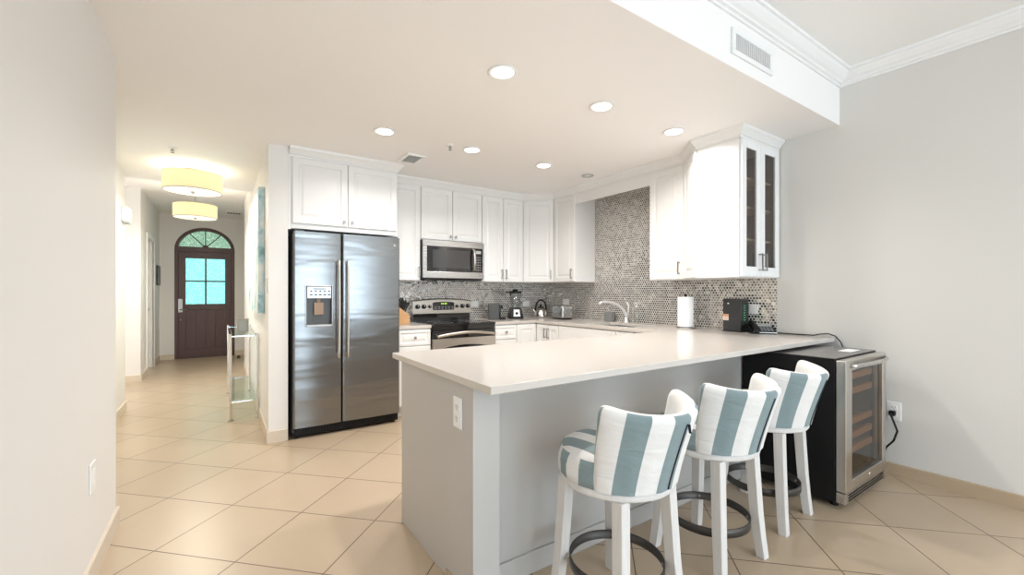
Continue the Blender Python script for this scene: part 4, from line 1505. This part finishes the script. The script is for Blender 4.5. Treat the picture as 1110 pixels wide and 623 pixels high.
# ================================================================== WALL PLATES
def plate(name, label, cat, fr, w, h, kind, group=None, off=False):
    """fr: local x along the wall, -y away from the wall, origin at plate centre"""
    o = fr.translation
    t = thing(name, label, cat, (o.x, o.y, o.z), group)
    MB(fr).box(-w / 2, w / 2, -0.007, -0.0005, -h / 2, h / 2, 0.003).build('plate', 'white', t)
    if kind == 'outlet':
        for dz in (-0.024, 0.024):
            s = MB(fr).box(-0.017, 0.017, -0.0095, -0.0065, dz - 0.017, dz + 0.017, 0.004).build('socket', 'white', t)
            MB(fr).box(-0.0075, -0.0055, -0.0100, -0.0094, dz - 0.004, dz + 0.008).box(0.0055, 0.0075, -0.0100, -0.0094, dz - 0.004, dz + 0.008).cyl((0, -0.0094, dz - 0.010), 0.0025, 0.0006, 10, 'y').build('socket_slots', 'darkgrey', s)
    elif kind == 'double':
        for dx in (-0.02, 0.02):
            s = MB(fr).box(dx - 0.014, dx + 0.014, -0.0095, -0.0065, -0.03, 0.03, 0.003).build('socket', 'white', t)
            for dz in (-0.016, 0.016):
                MB(fr).box(dx - 0.006, dx - 0.004, -0.0100, -0.0094, dz - 0.004, dz + 0.006).box(dx + 0.004, dx + 0.006, -0.0100, -0.0094, dz - 0.004, dz + 0.006).build('socket_slots', 'darkgrey', s)
    else:
        MB(fr).box(-0.017, 0.017, -0.0095, -0.0065, -0.033, 0.033, 0.003).build('rocker', 'white', t)
    return t


def wall_frame(x, y, z, deg):
    return frame(x, y, z, deg)


plate('wall_outlet', 'white outlet low on the grey wall with the wine fridge cord in it', 'outlet', frame(W, 0.968, 0.443, -90), 0.078, 0.124, 'outlet')
plate('wall_outlet', 'white plate low on the long bare cream wall opposite the peninsula', 'outlet', frame(-0.46, 2.573, 0.450, 90), 0.090, 0.128, 'switch')
plate('light_switch', 'white switch plate on the hall side of the partition, near the painting', 'switch', frame(0.335, 4.20, 1.315, -90), 0.078, 0.124, 'switch')
plate('wall_outlet', 'white outlet in the end of the peninsula, under the worktop corner', 'outlet', frame(0.815, 1.592, 0.757, -90), 0.074, 0.128, 'outlet')
plate('wall_outlet', 'white plate on the mosaic between the range and the dark appliance', 'outlet', frame(2.672, 4.782, 1.105, 0), 0.105, 0.078, 'switch0')
plate('wall_outlet', 'white plate on the mosaic between the blender and the kettle', 'outlet', frame(3.480, 4.782, 1.098, 0), 0.115, 0.074, 'switch0')
plate('wall_outlet', 'white plate on the mosaic just above the toaster', 'outlet', frame(3.802, 4.325, 1.125, -90), 0.120, 0.078, 'switch0')
plate('wall_outlet', 'white plate on the mosaic between the black box and the telephone', 'outlet', frame(3.802, 1.900, 1.108, -90), 0.078, 0.085, 'switch0')
t = thing('chime_box', 'small white box fixed high on the left wall of the hall', 'wall box', (-0.833, 5.98, 2.06))
MB().box(-0.832, -0.775, 5.88, 6.09, 1.985, 2.135, 0.012, 3).build('housing', 'white', t)
MB().box(-0.826, -0.781, 5.905, 6.065, 1.972, 1.985, 0.002).build('vent_slot', 'vent_grey', t)

# ================================================================== HALL
t = thing('wall_painting', 'large blue and white abstract canvas on the right wall of the hall', 'painting', (0.31, 5.15, 1.63))
MB().box(0.283, 0.334, 4.43, 5.87, 1.065, 2.195, 0.003).build('canvas', 'art', t)
t = thing('framed_picture', 'small dark-framed picture on the left wall beside the front door', 'picture', (-0.92, 9.93, 1.555))
m = MB()
px, y0, y1, z0, z1 = -0.919, 9.74, 10.12, 1.38, 1.73
m.box(px, px + 0.025, y0, y0 + 0.03, z0, z1).box(px, px + 0.025, y1 - 0.03, y1, z0, z1).box(px, px + 0.025, y0 + 0.03, y1 - 0.03, z0, z0 + 0.03).box(px, px + 0.025, y0 + 0.03, y1 - 0.03, z1 - 0.03, z1)
m.build('frame', 'darkgrey', t)
MB().box(px, px + 0.012, y0 + 0.03, y1 - 0.03, z0 + 0.03, z1 - 0.03).build('print', 'vent_grey', t)

# chrome and glass console
CX0, CX1, CY0, CY1, CH = 0.088, 0.318, 5.02, 6.41, 0.845
t = thing('console_table', 'slim chrome console table with two glass shelves along the hall wall', 'console table', (0.2, 5.7, 0))
for x in (CX0, CX1):
    for y in (CY0, CY1):
        l = MB().cyl((x, y, 0.012), 0.0105, CH - 0.012, 16).build('leg', 'chrome', t)
        MB().lathe([(0, 0), (0.022, 0), (0.022, 0.006), (0.012, 0.013), (0, 0.013)], (x, y, 0), 18).build('foot', 'nickel', l)
for z, nm in ((0.832, 'glass_top'), (0.19, 'glass_shelf')):
    MB().box(CX0 - 0.0 + 0.012, CX1 - 0.012, CY0 + 0.012, CY1 - 0.012, z - 0.005, z + 0.005, 0.001).build(nm, 'glass_green', t)
    m = MB()
    for x in (CX0, CX1):
        m.box(x - 0.006, x + 0.006, CY0, CY1, z - 0.018, z - 0.006)
    for y in (CY0, CY1):
        m.box(CX0, CX1, y - 0.006, y + 0.006, z - 0.018, z - 0.006)
    m.build('rail', 'chrome', t)
t = thing('photo_frame', 'small silver frame standing on the glass console table', 'picture frame', (0.20, 5.28, 0.838))
m = MB(frame(0.20, 5.28, 0.838, 20))
m.box(-0.055, 0.055, -0.006, 0.006, 0, 0.018).box(-0.055, 0.055, -0.006, 0.006, 0.122, 0.14).box(-0.055, -0.04, -0.006, 0.006, 0.018, 0.122).box(0.04, 0.055, -0.006, 0.006, 0.018, 0.122)
m.tube([(0, 0.004, 0.11), (0, 0.06, 0.003)], 0.004, 6)
m.build('frame', 'nickel', t)
MB(frame(0.20, 5.28, 0.838, 20)).box(-0.04, 0.04, -0.003, 0.003, 0.018, 0.122).build('print', 'vent_grey', t)
t = thing('door_stop', 'small dark door stop on the floor beside the front door', 'door stop', (0.30, 9.75, 0))
MB().lathe([(0, 0), (0.03, 0), (0.028, 0.02), (0.018, 0.028), (0.018, 0.045), (0.0, 0.048)], (0.30, 9.75, 0), 20).build('base', 'darkgrey', t)
MB().lathe([(0.019, 0.029), (0.024, 0.031), (0.024, 0.042), (0.019, 0.044), (0.019, 0.029)], (0.30, 9.75, 0), 20).build('bumper', 'black', t)

# ================================================================== ON THE WORKTOPS
ZC = CT + 0.0005
# knife block
t = thing('knife_block', 'beech knife block full of black-handled knives, beside the refrigerator', 'knife block', (1.62, 4.52, ZC))
fr = frame(1.62, 4.52, ZC, 20)
m = MB(fr)
keep = m.mx
m.prism_y([(-0.075, 0), (0.075, 0), (0.075, 0.085), (0.045, 0.11), (-0.075, 0.185)], -0.055, 0.055, 0.004)
blk = m.build('block', 'wood_knife', t)
nrm = Vector((0.53, 0, 0.85)).normalized()
for i in range(3):
    for j in range(3):
        s = Vector((-0.060 + 0.042 * j, -0.035 + 0.035 * i, 0.182 - 0.026 * j))
        MB(fr).tube([s, s + nrm * 0.03, s + nrm * 0.10, s + nrm * 0.112], 0.010, 8, 0.55, 1.15).build('knife_handle', 'black', t)

# dark countertop appliance
t = thing('coffee_machine', 'dark grey boxy appliance on the worktop right after the range', 'coffee machine', (2.86, 4.60, ZC))
fr = frame(2.84, 4.58, ZC, -28)
MB(fr).box(-0.075, 0.055, -0.09, 0.10, 0, 0.195, 0.008, 3).build('housing', 'appliance', t)
MB(fr).box(0.055, 0.075, -0.09, 0.09, 0.03, 0.19, 0.006).build('front', 'blackgloss', t)
MB(fr).box(0.056, 0.14, -0.07, 0.07, 0, 0.022, 0.005).build('drip_tray', 'black', t)
MB(fr).box(0.056, 0.105, -0.05, 0.05, 0.135, 0.175, 0.006).build('spout', 'black', t)

# blender
bx, by = 3.165, 4.585
t = thing('blender', 'black blender with a clear jar and black lid', 'blender', (bx, by, ZC))
fr = frame(bx, by, ZC, -22)
m = MB(fr)
Q = lambda a, z: [(-a, -a, z), (a, -a, z), (a, a, z), (-a, a, z)]
V, F = [], []
lv = [(0.085, 0.0), (0.088, 0.012), (0.082, 0.06), (0.062, 0.125), (0.055, 0.14)]
for a, z in lv:
    V += Q(a, z)
for i in range(len(lv) - 1):
    for k in range(4):
        F.append((i * 4 + k, i * 4 + (k + 1) % 4, i * 4 + 4 + (k + 1) % 4, i * 4 + 4 + k))
F += [(0, 1, 2, 3), (16, 17, 18, 19)]
bb = m.raw(V, F, False).build('base', 'black', t)
md = bb.modifiers.new('edge', 'BEVEL')
md.width, md.segments = 0.006, 2
MB(fr).raw([(-0.045, -0.0855, 0.03), (0.045, -0.0855, 0.03), (0.036, -0.0665, 0.118), (-0.036, -0.0665, 0.118), (-0.045, -0.091, 0.03), (0.045, -0.091, 0.03), (0.036, -0.072, 0.118), (-0.036, -0.072, 0.118)],
           [(0, 1, 2, 3), (4, 5, 6, 7), (0, 1, 5, 4), (1, 2, 6, 5), (2, 3, 7, 6), (3, 0, 4, 7)], False).build('control_panel', 'steel', t)
MB(fr).lathe([(0, 0), (0.018, 0), (0.016, 0.014), (0, 0.016)], (0, -0.078, 0.07), 18, True, 'y').build('dial', 'black', t)
MB(fr).lathe([(0.052, 0.141), (0.058, 0.150), (0.064, 0.20), (0.080, 0.325), (0.077, 0.325), (0.060, 0.20), (0.050, 0.150), (0.052, 0.141)], (0, 0, 0), 28).build('jar', 'glass_jar', t)
MB(fr).tube([(0.072, 0, 0.30), (0.115, 0, 0.295), (0.118, 0, 0.24), (0.068, 0, 0.19)], 0.009, 8, 0.8, 1.2).build('handle', 'glass_jar', t)
MB(fr).lathe([(0, 0.326), (0.083, 0.326), (0.084, 0.338), (0.076, 0.352), (0.036, 0.356), (0.034, 0.376), (0, 0.378)], (0, 0, 0), 28).build('lid', 'black', t)
MB(fr).tube([(-0.07, 0, 0.340), (-0.13, 0, 0.343)], 0.008, 8, 1.6, 0.8).build('lid_tab', 'black', t)

# kettle
kx, ky = 3.56, 4.555
t = thing('kettle', 'shiny steel stovetop kettle with a black arched handle', 'kettle', (kx, ky, ZC))
MB().lathe([(0, 0), (0.088, 0), (0.094, 0.008), (0.092, 0.03), (0.080, 0.085), (0.062, 0.118), (0.040, 0.134), (0.0, 0.136)], (kx, ky, ZC), 40).build('body', 'kettle', t)
MB().lathe([(0, 0.136), (0.040, 0.136), (0.036, 0.144), (0.012, 0.149), (0.010, 0.158), (0.017, 0.168), (0.012, 0.178), (0, 0.180)], (kx, ky, ZC), 24).build('lid', 'black', t)
kd = Vector((-0.82, 0.57, 0))
K = Vector((kx, ky, ZC))
MB().tube([K + kd * 0.066 + Vector((0, 0, 0.06)), K + kd * 0.095 + Vector((0, 0, 0.095)), K + kd * 0.118 + Vector((0, 0, 0.128))], 0.014, 12, rs=[0.022, 0.016, 0.012]).build('spout', 'kettle', t)
ka = Vector((0.82, -0.57, 0))
pts = [K + ka * (0.072 * math.cos(PI * k / 18)) + Vector((0, 0, 0.10 + 0.135 * math.sin(PI * k / 18) ** 0.8)) for k in range(19)]
MB().tube(pts, 0.0105, 10, 1.3, 0.9).build('handle', 'black', t)

# toaster
t = thing('toaster', 'brushed steel toaster on the worktop in the inner corner', 'toaster', (3.60, 4.17, ZC))
fr = frame(3.60, 4.17, ZC, -100)
MB(fr).box(-0.125, 0.125, -0.08, 0.08, 0.014, 0.175, 0.022, 4).build('shell', 'steel', t)
MB(fr).box(-0.118, 0.118, -0.074, 0.074, 0, 0.0135, 0.003).build('base', 'black', t)
MB(fr).box(-0.10, 0.10, -0.046, -0.018, 0.1755, 0.1775).box(-0.10, 0.10, 0.018, 0.046, 0.1755, 0.1775).build('slots', 'black', t)
MB(fr).box(-0.142, -0.126, -0.02, 0.02, 0.11, 0.126, 0.003).build('lever', 'black', t)
MB(fr).lathe([(0, 0), (0.014, 0), (0.012, 0.012), (0, 0.013)], (-0.1255, -0.045, 0.06), 16, True, 'x').build('dial', 'black', t)

# faucet
fx, fy = 3.735, 3.245
t = thing('faucet', 'tall curved chrome faucet behind the sink', 'faucet', (fx, fy, ZC))
MB().lathe([(0, 0), (0.028, 0), (0.026, 0.010), (0.018, 0.018), (0.017, 0.07), (0, 0.07)], (fx, fy, ZC), 24).build('base', 'faucet', t)
sp = []
for k in range(15):
    a = k / 14
    sp.append((fx - 0.30 * (1 - math.cos(a * PI / 2)), fy + 0.045 * a, ZC + 0.06 + 0.175 * math.sin(a * PI / 2)))
sp.append((fx - 0.335, fy + 0.05, ZC + 0.230))
sp.append((fx - 0.365, fy + 0.054, ZC + 0.214))
MB().tube(sp, 0.015, 12, rs=[0.018] * 5 + [0.016] * 6 + [0.0145] * 4 + [0.015, 0.015]).build('spout', 'faucet', t)
MB().tube([(fx + 0.012, fy - 0.004, ZC + 0.06), (fx + 0.020, fy - 0.012, ZC + 0.13), (fx + 0.018, fy - 0.014, ZC + 0.195), (fx + 0.0, fy - 0.012, ZC + 0.225)], 0.010, 10).build('lever', 'faucet', t)

# soap things by the sink
sx, sy = 3.745, 3.505
t = thing('soap_caddy', 'dark grey pump soap holder on the sink edge under the faucet spout', 'soap dispenser', (sx, sy, ZC))
MB().box(sx - 0.030, sx + 0.030, sy - 0.055, sy + 0.055, ZC, ZC + 0.115, 0.006).build('body', 'grey', t)
MB().cyl((sx, sy, ZC + 0.115), 0.010, 0.022, 12).tube([(sx, sy, ZC + 0.137), (sx, sy, ZC + 0.152), (sx - 0.038, sy, ZC + 0.150)], 0.006, 8).build('pump', 'chrome', t)
sx, sy = 3.745, 3.11
t = thing('soap_bottle', 'clear slender soap bottle standing just past the faucet', 'soap dispenser', (sx, sy, ZC))
MB().lathe([(0, 0), (0.030, 0), (0.032, 0.01), (0.032, 0.140), (0.022, 0.165), (0.013, 0.175), (0, 0.175)], (sx, sy, ZC), 24).build('bottle', 'glass_jar', t)
MB().cyl((sx, sy, ZC + 0.1755), 0.013, 0.02, 14).tube([(sx, sy, ZC + 0.195), (sx, sy, ZC + 0.22), (sx - 0.035, sy, ZC + 0.217)], 0.005, 8).build('pump', 'faucet', t)

# paper towels
tx, ty = 3.63, 2.438
t = thing('paper_towel_roll', 'white paper towel roll upright on a steel holder', 'paper towel', (tx, ty, ZC))
MB().lathe([(0, 0), (0.082, 0), (0.084, 0.004), (0.080, 0.012), (0, 0.014)], (tx, ty, ZC), 40).build('holder_base', 'nickel', t)
MB().lathe([(0.020, 0.016), (0.070, 0.016), (0.071, 0.02), (0.071, 0.290), (0.069, 0.294), (0.020, 0.294), (0.020, 0.016)], (tx, ty, ZC), 48).build('roll', 'paper', t)
MB().lathe([(0, 0.012), (0.007, 0.012), (0.007, 0.303), (0.014, 0.306), (0.014, 0.318), (0, 0.322)], (tx, ty, ZC), 16).build('holder_post', 'black', t)

# black network box
t = thing('network_box', 'black upright box with green lights and an orange sticker, beside the telephone', 'network box', (3.70, 2.0, ZC))
rx0, rx1, ry0, ry1, rz = 3.640, 3.765, 1.925, 2.080, ZC + 0.282
MB().box(rx0, rx1, ry0, ry1, ZC + 0.006, rz, 0.004).build('housing', 'darkgrey', t)
MB().box(rx0 - 0.004, rx1 + 0.004, ry0 - 0.004, ry1 + 0.004, ZC, ZC + 0.006).build('foot_plate', 'black', t)
m = MB()
for k in range(12):
    z = ZC + 0.03 + k * 0.0205
    m.box(rx0 + 0.02, rx1 - 0.015, ry0 - 0.0018, ry0 + 0.001, z, z + 0.011)
m.build('front_slots', 'black', t)
m = MB()
for k in range(7):
    z = ZC + 0.095 + k * 0.0205
    m.box(rx0 + 0.045, rx0 + 0.072, ry0 - 0.0026, ry0 - 0.0016, z + 0.003, z + 0.007)
m.build('indicator_lights', 'led', t)
sk_ = MB().box(rx0 - 0.0012, rx0 - 0.0002, 2.030, 2.078, ZC + 0.095, ZC + 0.148).build('sticker', 'sticker', t)
m = MB().box(rx0 - 0.0018, rx0 - 0.0012, 2.031, 2.077, ZC + 0.128, ZC + 0.147)
for k in range(4):
    m.box(rx0 - 0.0018, rx0 - 0.0012, 2.036, 2.070 - 0.006 * (k % 2), ZC + 0.100 + k * 0.0065, ZC + 0.1025 + k * 0.0065)
m.build('sticker_print', 'orange', sk_)
MB().box(rx0 - 0.0012, rx0 - 0.0002, 2.025, 2.040, ZC + 0.236, ZC + 0.246).build('badge', 'white', t)

# telephone
t = thing('telephone', 'black corded desk telephone on the worktop under the glass cabinet', 'telephone', (3.64, 1.77, ZC))
fr = frame(3.622, 1.742, ZC, -50)
m = MB(fr)
m.raw([(-0.07, 0, 0), (0.105, 0, 0), (0.105, 0.15, 0), (-0.07, 0.15, 0), (-0.07, 0, 0.018), (0.105, 0, 0.018), (0.105, 0.15, 0.072), (-0.07, 0.15, 0.072)],
      [(0, 1, 2, 3), (4, 5, 6, 7), (0, 1, 5, 4), (1, 2, 6, 5), (2, 3, 7, 6), (3, 0, 4, 7)], False)
ph_ = m.build('base', 'black', t)
sl = (0.072 - 0.018) / 0.15
m = MB(fr)
for i in range(4):
    for j in range(4):
        x, y = 0.0 + i * 0.024, 0.018 + j * 0.019
        z = 0.018 + sl * y
        m.box(x, x + 0.017, y, y + 0.012, z, z + 0.006)
m.build('keys', 'grey', t)
zz = lambda y: 0.018 + sl * y + 0.0012
MB(fr).raw([(-0.004, 0.102, zz(0.102)), (0.096, 0.102, zz(0.102)), (0.096, 0.140, zz(0.140)), (-0.004, 0.140, zz(0.140)),
            (-0.004, 0.102, zz(0.102) + 0.004), (0.096, 0.102, zz(0.102) + 0.004), (0.096, 0.140, zz(0.140) + 0.004), (-0.004, 0.140, zz(0.140) + 0.004)],
           [(0, 1, 2, 3), (4, 5, 6, 7), (0, 1, 5, 4), (1, 2, 6, 5), (2, 3, 7, 6), (3, 0, 4, 7)], False).build('display', 'vent_grey', t)
MB(fr).box(0.1052, 0.1075, 0.0, 0.15, 0.004, 0.016).box(-0.02, 0.105, -0.003, -0.0002, 0.008, 0.016).build('edge_trim', 'nickel', t)
m = MB(fr)
hp = [(-0.045, -0.03, 0.030), (-0.045, 0.0, 0.046), (-0.045, 0.06, 0.070), (-0.045, 0.12, 0.090), (-0.045, 0.155, 0.094)]
m.tube(hp, 0.015, 12, 1.25, 0.75)
m.tube([(-0.045, -0.022, 0.032), (-0.045, -0.018, 0.012)], 0.022, 14, 1.0, 1.0)
m.tube([(-0.045, 0.142, 0.094), (-0.045, 0.145, 0.076)], 0.022, 14, 1.0, 1.0)
m.build('handset', 'black', t)
MB().tube([(3.775, 1.800, ZC + 0.03), (3.786, 1.75, ZC + 0.006), (3.786, 1.70, ZC + 0.0045), (3.782, 1.62, ZC + 0.0045), (3.786, 1.52, ZC + 0.005), (3.788, 1.44, ZC + 0.006),
           (3.787, 1.40, ZC + 0.018), (3.786, 1.345, ZC + 0.026), (3.785, 1.30, ZC + 0.012), (3.784, 1.265, ZC - 0.03), (3.783, 1.24, ZC - 0.10), (3.782, 1.24, ZC - 0.30)], 0.0042, 8).build('line_cord', 'black', t)
